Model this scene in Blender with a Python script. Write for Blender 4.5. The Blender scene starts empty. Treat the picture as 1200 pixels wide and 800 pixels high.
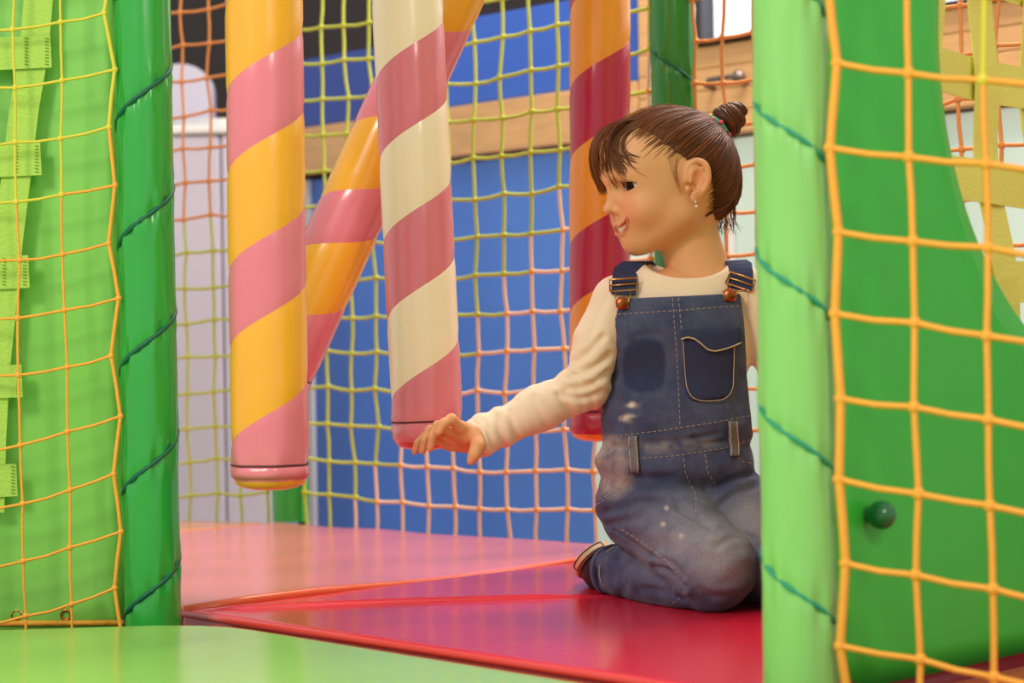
import bpy, math, random
import numpy as np
from mathutils import Vector, Matrix, noise
from mathutils.bvhtree import BVHTree

random.seed(7)
rng = np.random.default_rng(7)
SC = bpy.context.scene
COL = SC.collection
PI = math.pi

# ------------------------------------------------------------------ camera
F = 2200.0            # focal length in pixels of a 1200 wide frame
CAMH = 0.314          # eye height above the play platform
HOR = 420.0           # horizon row
ROLL = 0.0175
cam = bpy.data.cameras.new('camera')
cam_ob = bpy.data.objects.new('camera', cam)
COL.objects.link(cam_ob)
cam.sensor_width = 36.0
cam.lens = F / 1200.0 * 36.0
cam.shift_y = (HOR - 400.0) / 1200.0
cam.clip_start = 0.05
cam_ob.location = (0, 0, CAMH)
cam_ob.rotation_euler = (Matrix.Rotation(PI / 2, 3, 'X') @ Matrix.Rotation(-ROLL, 3, 'Z')).to_euler()
cam.dof.use_dof = True
cam.dof.focus_distance = 2.36
cam.dof.aperture_fstop = 5.0
SC.camera = cam_ob

# ------------------------------------------------------------------ world, lamps, exposure
w = bpy.data.worlds.new('world')
SC.world = w
w.use_nodes = True
w.node_tree.nodes['Background'].inputs[0].default_value = (1.0, 0.955, 0.91, 1)
w.node_tree.nodes['Background'].inputs[1].default_value = 0.76


def area(name, loc, target, size, power, color, sy=None):
    l = bpy.data.lights.new(name, 'AREA')
    l.energy = power
    l.color = color
    l.size = size
    if sy:
        l.shape = 'RECTANGLE'
        l.size_y = sy
    o = bpy.data.objects.new(name, l)
    COL.objects.link(o)
    o.location = loc
    o.rotation_euler = (Vector(target) - Vector(loc)).to_track_quat('-Z', 'Y').to_euler()
    return o


area('hall_lamp', (-1.7, 0.1, 2.1), (0.1, 2.5, 0.2), 0.6, 42, (1.0, 0.88, 0.74))
area('hall_lamp.001', (1.1, -0.6, 1.9), (0.4, 2.2, 0.3), 0.6, 26, (1.0, 0.89, 0.76))
area('ceiling_lamp', (0.6, 3.4, 2.4), (0.3, 3.2, 0.0), 0.8, 50, (1.0, 0.87, 0.72))
area('ceiling_lamp.001', (1.3, 3.6, 1.9), (0.2, 4.6, 0.3), 0.6, 70, (1.0, 0.92, 0.84))
SC.view_settings.view_transform = 'Standard'
SC.view_settings.look = 'None'
SC.view_settings.gamma = 1.0
SC.view_settings.exposure = 0.0


def at(px, py, Y):
    """point of the place seen at pixel (px,py) at distance Y in front of the camera"""
    u, v = (px - 600.0), -(py - HOR)
    c, s = math.cos(ROLL), math.sin(ROLL)
    u2, v2 = u * c + v * s, v * c - u * s
    return Vector((u2 * Y / F, Y, CAMH + v2 * Y / F))


# ------------------------------------------------------------------ materials
def srgb(r, g, b):
    f = lambda c: (c / 255 / 12.92) if c / 255 <= 0.04045 else ((c / 255 + 0.055) / 1.055) ** 2.4
    return (f(r), f(g), f(b), 1)


def mat(name, col, rough=0.5, coat=0.0, bump=0.0, bscale=20.0, var=0.0, vscale=6.0, metal=0.0,
        emit=None, estr=0.0, attr=None, stretch=(1, 1, 1), sss=0.0, spec=0.5, sheen=0.0):
    m = bpy.data.materials.new(name)
    m.use_nodes = True
    nt = m.node_tree
    b = nt.nodes['Principled BSDF']
    b.inputs['Roughness'].default_value = rough
    b.inputs['Metallic'].default_value = metal
    b.inputs['Coat Weight'].default_value = coat
    b.inputs['Coat Roughness'].default_value = 0.12
    b.inputs['Specular IOR Level'].default_value = spec
    b.inputs['Sheen Weight'].default_value = sheen
    if sss:
        b.inputs['Subsurface Weight'].default_value = sss
        b.inputs['Subsurface Radius'].default_value = (0.012, 0.005, 0.003)
        b.inputs['Subsurface Scale'].default_value = 0.6
    tc = nt.nodes.new('ShaderNodeTexCoord')
    mp = nt.nodes.new('ShaderNodeMapping')
    mp.inputs['Scale'].default_value = stretch
    nt.links.new(tc.outputs['Object'], mp.inputs['Vector'])
    src = None
    if attr:
        a = nt.nodes.new('ShaderNodeAttribute')
        a.attribute_name = attr
        src = a.outputs['Color']
    if var > 0:
        n = nt.nodes.new('ShaderNodeTexNoise')
        n.inputs['Scale'].default_value = vscale
        n.inputs['Detail'].default_value = 4
        nt.links.new(mp.outputs[0], n.inputs['Vector'])
        mr = nt.nodes.new('ShaderNodeMapRange')
        mr.inputs['From Min'].default_value = 0.25
        mr.inputs['From Max'].default_value = 0.75
        mr.inputs['To Min'].default_value = 1 - var
        mr.inputs['To Max'].default_value = 1 + var
        nt.links.new(n.outputs['Fac'], mr.inputs['Value'])
        mx = nt.nodes.new('ShaderNodeMix')
        mx.data_type = 'RGBA'
        mx.blend_type = 'MULTIPLY'
        mx.inputs['Factor'].default_value = 1.0
        if src is not None:
            nt.links.new(src, mx.inputs['A'])
        else:
            mx.inputs['A'].default_value = col
        nt.links.new(mr.outputs[0], mx.inputs['B'])
        src = mx.outputs['Result']
    if src is not None:
        nt.links.new(src, b.inputs['Base Color'])
    else:
        b.inputs['Base Color'].default_value = col
    if bump > 0:
        n2 = nt.nodes.new('ShaderNodeTexNoise')
        n2.inputs['Scale'].default_value = bscale
        n2.inputs['Detail'].default_value = 3
        nt.links.new(mp.outputs[0], n2.inputs['Vector'])
        bp = nt.nodes.new('ShaderNodeBump')
        bp.inputs['Strength'].default_value = bump
        bp.inputs['Distance'].default_value = 0.01
        nt.links.new(n2.outputs['Fac'], bp.inputs['Height'])
        nt.links.new(bp.outputs[0], b.inputs['Normal'])
    if emit:
        b.inputs['Emission Color'].default_value = emit
        b.inputs['Emission Strength'].default_value = estr
    return m


def vinyl(name, r, g, b, rough=0.30, coat=0.25, bump=0.06, bscale=9.0, var=0.03):
    return mat(name, srgb(r, g, b), rough, coat, bump, bscale, var, 5.0)


M = dict(
    post_green=vinyl('post_green', 38, 160, 60, 0.22, 0.35),
    post_light=vinyl('post_light', 136, 204, 110, 0.3, 0.3),
    post_dark=vinyl('post_dark', 30, 130, 36, 0.28, 0.35),
    panel_lime=vinyl('panel_lime', 126, 198, 84, 0.5, 0.05, 0.12, 5.0),
    panel_green=vinyl('panel_green', 54, 190, 56, 0.45, 0.1, 0.1, 5.0),
    panel_back=vinyl('panel_back', 16, 84, 24, 0.5, 0.0),
    cord_teal=mat('cord_teal', srgb(8, 98, 74), 0.55),
    cord_teal_light=mat('cord_teal_light', srgb(36, 150, 118), 0.55),
    net_orange=mat('net_orange', srgb(246, 172, 60), 0.6, bump=0.2, bscale=300),
    net_deep=mat('net_deep', srgb(226, 148, 80), 0.6),
    net_yellow=mat('net_yellow', srgb(222, 208, 66), 0.6),
    net_lime=mat('net_lime', srgb(190, 200, 78), 0.6),
    net_peach=mat('net_peach', srgb(244, 206, 176), 0.6),
    knot_orange=mat('knot_orange', srgb(246, 168, 62), 0.6),
    knot_lime=mat('knot_lime', srgb(196, 196, 50), 0.6),
    webbing=mat('webbing', srgb(226, 220, 104), 0.7, bump=0.25, bscale=260, var=0.05),
    webbing_lime=mat('webbing_lime', srgb(168, 210, 88), 0.7, bump=0.25, bscale=260, var=0.05),
    webbing_stitch=mat('webbing_stitch', srgb(120, 150, 30), 0.7),
    grommet=mat('grommet', srgb(190, 130, 60), 0.3, metal=1.0),
    stripe_orange=vinyl('stripe_orange', 246, 172, 48, 0.26, 0.3, 0.05),
    stripe_orange_b=vinyl('stripe_orange_b', 244, 156, 46, 0.26, 0.3, 0.05),
    stripe_pink=vinyl('stripe_pink', 228, 122, 142, 0.26, 0.3, 0.05),
    stripe_cream=vinyl('stripe_cream', 255, 234, 208, 0.28, 0.3, 0.05),
    stripe_magenta=vinyl('stripe_magenta', 184, 26, 72, 0.26, 0.3, 0.05),
    cap_red=vinyl('cap_red', 216, 70, 62, 0.28, 0.3, 0.05),
    groove=mat('groove', srgb(90, 40, 40), 0.6),
    mat_pink=vinyl('mat_pink', 240, 132, 138, 0.24, 0.2, 0.05, 6.0),
    mat_salmon=vinyl('mat_salmon', 240, 150, 96, 0.24, 0.35, 0.10, 6.0),
    mat_red=vinyl('mat_red', 218, 32, 60, 0.22, 0.25, 0.05, 6.0),
    mat_green=vinyl('mat_green', 158, 212, 104, 0.26, 0.3, 0.08, 6.0),
    piping=vinyl('piping', 232, 104, 66, 0.3, 0.3),
    piping_red=vinyl('piping_red', 220, 56, 54, 0.3, 0.3),
    knob=vinyl('knob', 10, 104, 52, 0.2, 0.4),
    hall_floor=mat('hall_floor', srgb(150, 120, 95), 0.4, var=0.1, vscale=3, bump=0.02),
    wall_dark=mat('wall_dark', srgb(42, 34, 36), 0.7, var=0.08),
    blue=mat('blue', srgb(84, 138, 236), 0.4, var=0.05, vscale=2, bump=0.02),
    blue_deep=mat('blue_deep', srgb(54, 104, 214), 0.4, var=0.05, vscale=2, bump=0.02),
    blue_shaded=mat('blue_shaded', srgb(46, 74, 160), 0.4, var=0.05, vscale=2),  # the upper blue again, with shade put into the colour
    wood=mat('wood', srgb(222, 176, 122), 0.5, var=0.12, vscale=9, stretch=(1, 1, 9), bump=0.05, bscale=30),
    white_trim=mat('white_trim', srgb(232, 232, 236), 0.5, var=0.02),
    white_unit=mat('white_unit', srgb(198, 194, 216), 0.45, var=0.03, vscale=2),  # white furniture, its lilac shade put into the colour
    frame_dark=mat('frame_dark', srgb(44, 46, 58), 0.4),
    steel=mat('steel', srgb(120, 110, 104), 0.35, metal=0.8),
    pane_day=mat('pane_day', srgb(225, 232, 236), 0.15, emit=(0.86, 0.93, 1, 1), estr=0.75),
    pane_pale=mat('pane_pale', srgb(188, 212, 202), 0.15, emit=(0.74, 0.88, 0.82, 1), estr=0.25, var=0.12, vscale=3),
    skin=mat('skin', srgb(232, 178, 128), 0.48, attr='Col', sss=0.12, bump=0.03, bscale=220, spec=0.35),
    eye=mat('eye', srgb(240, 232, 222), 0.18, attr='Col', spec=0.12),
    teeth=mat('teeth', srgb(246, 236, 216), 0.25),
    lash=mat('lash', srgb(50, 28, 18), 0.7),
    hair=mat('hair', srgb(92, 50, 26), 0.45, attr='Col', spec=0.3),
    shirt=mat('shirt', srgb(240, 214, 192), 0.85, bump=0.10, bscale=500, var=0.02, sheen=0.2, spec=0.2),
    denim=mat('denim', srgb(60, 66, 100), 0.85, attr='Col', bump=0.10, bscale=1400, var=0.20, vscale=500, spec=0.15, sheen=0.1),
    denim_worn=mat('denim_worn', srgb(112, 108, 122), 0.85, bump=0.10, bscale=1400, var=0.25, vscale=300, spec=0.15),
    denim_dark=mat('denim_dark', srgb(54, 58, 90), 0.85, bump=0.10, bscale=1400, var=0.20, vscale=500, spec=0.15),
    thread=mat('thread', srgb(192, 166, 138), 0.8),
    copper=mat('copper', srgb(170, 92, 60), 0.3, metal=1.0),
    brass=mat('brass', srgb(196, 142, 84), 0.3, metal=1.0),
    shoe=mat('shoe', srgb(34, 32, 42), 0.6, var=0.15, vscale=60, bump=0.1, bscale=200),
    sole=mat('sole', srgb(226, 196, 156), 0.6),
    tie_teal=mat('tie_teal', srgb(60, 165, 140), 0.7, bump=0.2, bscale=200),
    tie_pink=mat('tie_pink', srgb(236, 90, 110), 0.7),
    tie_yellow=mat('tie_yellow', srgb(240, 220, 150), 0.7),
    silver=mat('silver', srgb(230, 225, 220), 0.15, metal=1.0),
)


# ------------------------------------------------------------------ object helpers
def rootloc(o):
    v = Vector((0, 0, 0))
    while o is not None:
        v += o.location
        o = o.parent
    return v


def tag(o, label=None, cat=None, group=None, kind=None):
    if label: o['label'] = label
    if cat: o['category'] = cat
    if group: o['group'] = group
    if kind: o['kind'] = kind
    return o


def empty(name, loc):
    o = bpy.data.objects.new(name, None)
    o.empty_display_size = 0.05
    COL.objects.link(o)
    o.location = loc
    return o


def obj(name, verts, faces, mats, parent=None, smooth=True, idx=None, origin=None, cols=None):
    """one mesh object; verts are given in world coordinates"""
    v = np.asarray(verts, dtype=np.float64).reshape(-1, 3)
    if parent is not None:
        off = np.array(rootloc(parent))
    else:
        off = np.array(origin) if origin is not None else np.array(
            [(v[:, 0].min() + v[:, 0].max()) / 2, (v[:, 1].min() + v[:, 1].max()) / 2, v[:, 2].min()])
    me = bpy.data.meshes.new(name)
    fl = faces.tolist() if isinstance(faces, np.ndarray) else faces
    me.from_pydata((v - off).tolist(), [], fl)
    if not isinstance(mats, (list, tuple)):
        mats = [mats]
    for m in mats:
        me.materials.append(m)
    if idx is not None:
        me.polygons.foreach_set('material_index', np.asarray(idx, dtype=np.int32))
    if smooth:
        me.polygons.foreach_set('use_smooth', np.ones(len(me.polygons), dtype=bool))
    if cols is not None:
        a = me.attributes.new('Col', 'FLOAT_COLOR', 'POINT')
        c = np.ones((len(v), 4), dtype=np.float32)
        c[:, :3] = cols
        a.data.foreach_set('color', c.ravel())
    me.update()
    o = bpy.data.objects.new(name, me)
    COL.objects.link(o)
    if parent is not None:
        o.parent = parent
    else:
        o.location = Vector(off.tolist())
    return o


class MB:
    def __init__(s):
        s.v, s.f, s.i = [], [], []

    def add(s, vs, fs, mi=0):
        n = len(s.v)
        s.v += [tuple(p) for p in vs]
        s.f += [tuple(k + n for k in f) for f in fs]
        s.i += [mi] * len(fs)

    def box(s, c, ax, ay, az, mi=0):
        """c centre, ax/ay/az half-extent vectors"""
        c, ax, ay, az = map(Vector, (c, ax, ay, az))
        vs = [c + ax * i + ay * j + az * k for i in (-1, 1) for j in (-1, 1) for k in (-1, 1)]
        fs = [(0, 1, 3, 2), (4, 6, 7, 5), (0, 4, 5, 1), (2, 3, 7, 6), (0, 2, 6, 4), (1, 5, 7, 3)]
        s.add(vs, fs, mi)

    def tube(s, pts, r, n=6, mi=0, cap=True, flat=None):
        pts = [Vector(p) for p in pts]
        m = len(pts)
        rr = r if isinstance(r, (list, tuple)) else [r] * m
        t0 = (pts[1] - pts[0]).normalized()
        a = t0.orthogonal().normalized() if flat is None else (Vector(flat) - t0 * Vector(flat).dot(t0)).normalized()
        vs, fs = [], []
        for k in range(m):
            t = (pts[min(k + 1, m - 1)] - pts[max(k - 1, 0)]).normalized()
            a = (a - t * a.dot(t))
            a = a.normalized() if a.length > 1e-9 else t.orthogonal().normalized()
            b = t.cross(a)
            for q in range(n):
                th = 2 * PI * q / n
                vs.append(pts[k] + (a * math.cos(th) + b * math.sin(th)) * rr[k])
        for k in range(m - 1):
            for q in range(n):
                q2 = (q + 1) % n
                fs.append((k * n + q, k * n + q2, (k + 1) * n + q2, (k + 1) * n + q))
        if cap:
            fs.append(tuple(range(n - 1, -1, -1)))
            fs.append(tuple((m - 1) * n + q for q in range(n)))
        s.add(vs, fs, mi)

    def ball(s, c, r, nu=8, nv=5, mi=0, sc=(1, 1, 1)):
        c = Vector(c)
        vs, fs = [], []
        for j in range(nv + 1):
            ph = PI * j / nv
            for i in range(nu):
                th = 2 * PI * i / nu
                vs.append(c + Vector((math.sin(ph) * math.cos(th) * r * sc[0], math.sin(ph) * math.sin(th) * r * sc[1], math.cos(ph) * r * sc[2])))
        for j in range(nv):
            for i in range(nu):
                i2 = (i + 1) % nu
                fs.append((j * nu + i, (j + 1) * nu + i, (j + 1) * nu + i2, j * nu + i2))
        s.add(vs, fs, mi)

    def obj(s, name, mats, parent=None, smooth=True, cols=None, origin=None):
        return obj(name, s.v, s.f, mats, parent, smooth, s.i, origin, cols)


def bevelled_box(name, c, hx, hy, hz, m, parent=None, bev=0.006, rot=None):
    """box with rounded edges; hx, hy, hz half-extent vectors"""
    b = MB()
    b.box(c, hx, hy, hz)
    o = b.obj(name, m, parent, smooth=False)
    md = o.modifiers.new('bevel', 'BEVEL')
    md.width = bev
    md.segments = 2
    return o


def slab(name, outline, zt, zb, m, parent=None, bev=0.01, res=0.02, ztop=None):
    """rounded mat over a convex quad outline (4 xy points): padded top with soft edges"""
    p = [Vector((q[0], q[1], 0)) for q in outline]
    L1 = (p[1] - p[0]).length
    L2 = (p[3] - p[0]).length
    n1, n2 = max(4, int(L1 / res)), max(4, int(L2 / res))
    # non-uniform params so the rounded edge is well sampled
    def params(n, L):
        e = [0, bev * 0.15, bev * 0.4, bev * 0.7, bev, bev * 1.6]
        mid = np.linspace(bev * 2.4, L - bev * 2.4, n)
        return [q / L for q in e] + [q / L for q in mid] + [1 - q / L for q in reversed(e)]
    U, V = params(n1, L1), params(n2, L2)
    vs = []
    def drop(d):
        d = min(d, bev)
        return bev - math.sqrt(max(0, bev * bev - (bev - d) ** 2))
    for a in U:
        for b_ in V:
            q = (p[0] * (1 - a) + p[1] * a) * (1 - b_) + (p[3] * (1 - a) + p[2] * a) * b_
            d = max(drop(min(a, 1 - a) * L1), drop(min(b_, 1 - b_) * L2))
            z = zt - d
            if ztop: z += ztop(q.x, q.y)
            vs.append((q.x, q.y, z))
    nU, nV = len(U), len(V)
    fs = [(i * nV + j, (i + 1) * nV + j, (i + 1) * nV + j + 1, i * nV + j + 1) for i in range(nU - 1) for j in range(nV - 1)]
    rim = [i * nV for i in range(nU)] + [(nU - 1) * nV + j for j in range(1, nV)] + [i * nV + nV - 1 for i in range(nU - 2, -1, -1)] + [j for j in range(nV - 2, 0, -1)]
    n0 = len(vs)
    for k in rim:
        vs.append((vs[k][0], vs[k][1], zb))
    R = len(rim)
    for k in range(R):
        k2 = (k + 1) % R
        fs.append((rim[k], n0 + k, n0 + k2, rim[k2]))
    fs.append(tuple(n0 + k for k in range(R)))
    return obj(name, vs, fs, m, parent)


# ------------------------------------------------------------------ the setting
A = Vector((-0.426, 2.40, 0))
E1 = Vector((0.690, -0.724, 0))
E2 = Vector((0.724, 0.690, 0))
HALL = -0.6
b = MB()
b.box((0.3, 3.0, HALL - 0.05), (6, 0, 0), (0, 6, 0), (0, 0, 0.05))
tag(b.obj('floor', M['hall_floor'], smooth=False), kind='structure')

# back wall, running obliquely behind the nets
WM, WY = 0.9, 4.6
wn = math.sqrt(1 + WM * WM)
WD = Vector((1 / wn, -WM / wn, 0))
WN = Vector((-WM / wn, -1 / wn, 0))
WO = Vector((0, WY, 0))


def wpt(px, py):
    """(s, z) on the back wall seen at a pixel"""
    q = at(px, py, 1.0)
    d = Vector((q.x, q.y, 0))
    Y = WY / (1 + WM * q.x)
    X = q.x * Y
    return X * wn, CAMH + (q.z - CAMH) * Y


def wallbox(name, s0, s1, z0, z1, front, depth, m, parent, bev=0.004):
    c = WO + WD * ((s0 + s1) / 2) + WN * (front - depth / 2) + Vector((0, 0, (z0 + z1) / 2))
    return bevelled_box(name, c, WD * ((s1 - s0) / 2), WN * (depth / 2), Vector((0, 0, (z1 - z0) / 2)), m, parent, bev)


b = MB()
b.box(WO + WN * -0.06 + WD * -0.3 + Vector((0, 0, 0.75)), WD * 3.7, WN * 0.05, (0, 0, 1.35))
wall = b.obj('wall_back', M['wall_dark'], smooth=False)
tag(wall, kind='structure')
sL = wpt(345, 300)[0]
s_mid = wpt(500, 100)[0]
s_upR = wpt(755, 60)[0]
s_loR = wpt(693, 500)[0]
zb_t, zb_b = wpt(600, 118)[1], wpt(600, 178)[1]
z_ut = wpt(600, 12)[1]
wallbox('blue_panel', sL + 0.06, s_loR, HALL, zb_b - 0.012, 0.0, 0.04, M['blue'], wall)
wallbox('blue_panel', s_mid, s_upR, zb_t + 0.006, z_ut, 0.0, 0.04, M['blue_deep'], wall)
wallbox('blue_panel_shaded', sL - 0.15, s_mid - 0.008, zb_t + 0.006, z_ut - 0.03, 0.0, 0.04, M['blue_shaded'], wall)  # left part of the upper blue panel, its shade painted in
wallbox('wood_beam', sL - 0.15, s_upR, zb_b, zb_t, 0.03, 0.07, M['wood'], wall)
wallbox('white_trim', sL + 0.045 , sL + 0.075, HALL, zb_b - 0.012, 0.012, 0.05, M['white_trim'], wall)
zf_t = wpt(860, 52)[1]
zf_b = wpt(870, 157)[1]
for k in range(4):          # boards of the wooden fascia
    z0 = zf_b + (zf_t - zf_b) * k / 4
    z1 = zf_b + (zf_t - zf_b) * (k + 1) / 4 - 0.001
    wallbox('wood_board', s_upR + 0.004, 3.0, z0, z1, 0.03, 0.07, M['wood'], wall, 0.003)
s = wpt(757, 50)[0]
wallbox('wood_post', s, wpt(826, 30)[0], zf_t, 1.9, 0.03, 0.07, M['wood'], wall)
sp = wpt(826, 30)[0]
wallbox('window_frame', sp, wpt(838, 30)[0], zf_t + 0.002, 1.6, 0.05, 0.08, M['frame_dark'], wall)
wallbox('window_frame', wpt(838, 30)[0] + 0.001, 3.0, zf_t + 0.002, zf_t + 0.012, 0.05, 0.08, M['frame_dark'], wall)
wallbox('window_pane', wpt(838, 30)[0] + 0.002, 3.0, zf_t + 0.013, 1.6, 0.01, 0.02, M['pane_day'], wall)
sg = s_loR + 0.004
for k in range(6):          # glazed lower front
    wallbox('window_pane', sg + k * 0.42, sg + k * 0.42 + 0.405, HALL, zf_b - 0.006, 0.0, 0.03, M['pane_pale'], wall)
    wallbox('mullion', sg + k * 0.42 + 0.406, sg + k * 0.42 + 0.419, HALL, zf_b - 0.006, 0.02, 0.05, M['white_trim'], wall)
# bracket on the wooden fascia
hs0, hz = wpt(846, 98)
hs1, _ = wpt(884, 95)
b = MB()
pt = lambda s_, z_, f_: WO + WD * s_ + WN * f_ + Vector((0, 0, z_))
b.tube([pt(hs0, hz - 0.012, 0.03), pt(hs0, hz - 0.01, 0.06), pt(hs0 + 0.01, hz, 0.065), pt(hs1 - 0.01, hz + 0.002, 0.065), pt(hs1, hz - 0.006, 0.06), pt(hs1, hz - 0.008, 0.03)], 0.006, 8)
b.ball(pt(hs1 - 0.004, hz, 0.055), 0.016)
tag(b.obj('door_handle', M['steel'], wall))

# white counter, white chair and round table beyond the left back net
cY = 4.5
cL, cR = at(120, 150, cY), at(326, 150, cY)
ct = at(230, 158, cY).z
root = empty('white_counter', ((cL.x + cR.x) / 2, cY + 0.14, HALL))
tag(root, 'tall white counter with lilac shade in its colour behind the far corner net', 'counter')
hw = (cR.x - cL.x) / 2
for k in range(3):
    x0 = cL.x + 2 * hw * k / 3
    bevelled_box('front_panel', (x0 + hw / 3, cY + 0.14, (HALL + ct) / 2), (hw / 3 - 0.0015, 0, 0), (0, 0.14, 0), (0, 0, (ct - HALL) / 2), M['white_unit'], root)
bevelled_box('worktop', ((cL.x + cR.x) / 2, cY + 0.14, ct + 0.012), (hw + 0.01, 0, 0), (0, 0.15, 0), (0, 0, 0.011), M['white_trim'], root)
cc = at(212, 100, 4.88)
b = MB()
zt_ = at(212, 76, 4.88).z
prof = []
for q in range(13):
    th = PI * q / 12
    prof.append((cc.x - 0.085 * math.cos(th), zt_ - 0.07 + 0.07 * math.sin(th)))
prof = [(cc.x - 0.085, HALL)] + prof + [(cc.x + 0.085, HALL)]
n = len(prof)
vs = [(x, 4.86, z) for x, z in prof] + [(x, 4.91, z) for x, z in prof]
fs = [tuple(range(n)), tuple(range(2 * n - 1, n - 1, -1))] + [(k, (k + 1) % n + 0, (k + 1) % n + n, k + n) for k in range(n)]
tag(obj('high_back_chair', vs, fs, M['white_unit'], smooth=False), 'white rounded high back rising above the white counter', 'chair')
tp = at(252, 143, 4.52)
b = MB()
b.tube([(tp.x, tp.y + 0.12, ct + 0.0235), (tp.x, tp.y + 0.12, ct + 0.028)], [0.10, 0.105], 28)
b.tube([(tp.x, tp.y + 0.12, ct + 0.028), (tp.x, tp.y + 0.12, ct + 0.042), (tp.x, tp.y + 0.12, ct + 0.043)], [0.115, 0.12, 0.10], 28)
tag(b.obj('serving_tray', M['white_trim'], smooth=False), 'round white tray on the white counter', 'tray')

# ------------------------------------------------------------------ padded floor of the platform
def ridge_red(x, y):
    # loose cover pulled into a low fold that runs from the corner to the kneeling person
    a = Vector((-0.40, 2.39)); c = Vector((0.085, 2.46))
    d = c - a
    q = Vector((x, y)) - a
    t = q.dot(d) / d.length_squared
    if t < -0.05 or t > 1.15: return 0
    dist = (q.x * d.y - q.y * d.x) / d.length
    dist += 0.012 * math.sin(t * PI)
    return 0.006 * math.exp(-(dist / 0.010) ** 2) * min(1, max(0, (t + 0.05) * 6)) * max(0, min(1, (1.15 - t) * 4))


q0 = A; q1 = A + E1 * 0.94; q2 = A + E1 * 0.94 + E2 * 0.955; q3 = A + E2 * 0.955
o = slab('play_mat', [q0, q1, q2, q3], 0.0, -0.05, M['mat_red'], None, 0.012, 0.008, ridge_red)
tag(o, 'glossy red padded floor mat under the kneeling person', 'mat', 'padded floor mats')
b = MB()
pp = [A + E2 * (0.004 + k * 0.104) + E1 * -0.004 + Vector((0, 0, -0.002 + 0.004 * math.sin(k))) for k in range(10)]
b.tube(pp, [0.0075 - 0.0004 * k for k in range(10)], 10)
b.obj('edge_piping', M['piping'], o)
b = MB()
pp = [A + E1 * (0.004 + k * 0.102) + E2 * -0.002 + Vector((0, 0, -0.004)) for k in range(10)]
b.tube(pp, 0.0046, 10)
b.obj('edge_piping', M['piping_red'], o)
P1 = at(341, 608, 3.72); P1.z = 0
P2 = Vector((0.275, 3.10, 0))
pk = lambda x, y: 0.0025 * noise.noise(Vector((x * 6, y * 6, 0)))
o = slab('play_mat', [A + E1 * -0.012 + E2 * 0.0, A + E1 * -0.012 + E2 * 0.955, A + E1 * -0.97 + E2 * 0.865, A + E1 * -0.97 + E2 * 0.0], 0.0, -0.05, M['mat_pink'], None, 0.012, 0.02, pk)
tag(o, 'salmon pink padded floor mat in front of the blue panel', 'mat', 'padded floor mats')
o = slab('play_mat', [A + E1 * -0.98 + E2 * 0.0, A + E1 * -0.98 + E2 * 0.845, Vector((-0.50, 3.715, 0)), Vector((-1.15, 3.915, 0))], 0.0, -0.05, M['mat_salmon'], None, 0.012, 0.03, pk)
tag(o, 'orange salmon corner mat below the white counter', 'mat', 'padded floor mats')
gA = Vector((-0.40, 2.315, 0))
def gz(x, y): return 0.0015 * noise.noise(Vector((x * 5, y * 5, 3)))
# light green mat: pentagon made of rounded outline
gout = [(-1.6, 0.2), (0.98, 0.2), (0.98, 0.86)]
gout += [(0.215 , 1.62)]
c0 = Vector((-0.36, 2.265))
gout += [(-0.30, 2.165), (-0.335, 2.196), (-0.37, 2.212), (-0.42, 2.22), (-0.5, 2.214), (-0.62, 2.20), (-1.6, 2.20)]
n = len(gout)
cen = Vector((-0.3, 1.2))
vs, fs = [], []
rings = [(0.0, -0.06), (0.0, -0.008), (0.003, -0.001), (0.009, 0.005), (0.018, 0.0085), (0.035, 0.010)]
for ins, z in rings:
    for x, y in gout:
        d = (cen - Vector((x, y))).normalized()
        vs.append((x + d.x * ins, y + d.y * ins, z))
for r_ in range(len(rings) - 1):
    for k in range(n):
        k2 = (k + 1) % n
        fs.append((r_ * n + k, r_ * n + k2, (r_ + 1) * n + k2, (r_ + 1) * n + k))
fs.append(tuple((len(rings) - 1) * n + k for k in range(n)))
tag(obj('play_mat', vs, fs, M['mat_green'], smooth=True), 'pale green padded floor mat before the entrance', 'mat', 'padded floor mats')
# red mat of the neighbouring cell on the right, and pads under the left net
o = slab('play_mat', [A + E1 * 1.02 + E2 * 0.02, A + E1 * 1.9 + E2 * 0.02, A + E1 * 1.9 + E2 * 1.0, A + E1 * 1.02 + E2 * 1.0], 0.0, -0.05, M['mat_red'], None, 0.012, 0.05)
tag(o, 'red padded mat behind the green panel with a round opening', 'mat', 'padded floor mats')
# timber deck that carries the mats
b = MB()
c_ = A + E1 * 0.02 + E2 * 0.5
c_ = A + E1 * 0.02 + E2 * 0.44
b.box((c_.x, c_.y, -0.09), E1 * 0.96, E2 * 0.40, (0, 0, 0.036))
b.box((-0.3, 1.15, -0.105), (1.25, 0, 0), (0, 1.08, 0), (0, 0, 0.04))
tag(b.obj('floor_deck', M['wall_dark'], smooth=False), kind='structure')


# ------------------------------------------------------------------ padded posts with lacing cord
TOPZ = 1.25


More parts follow.
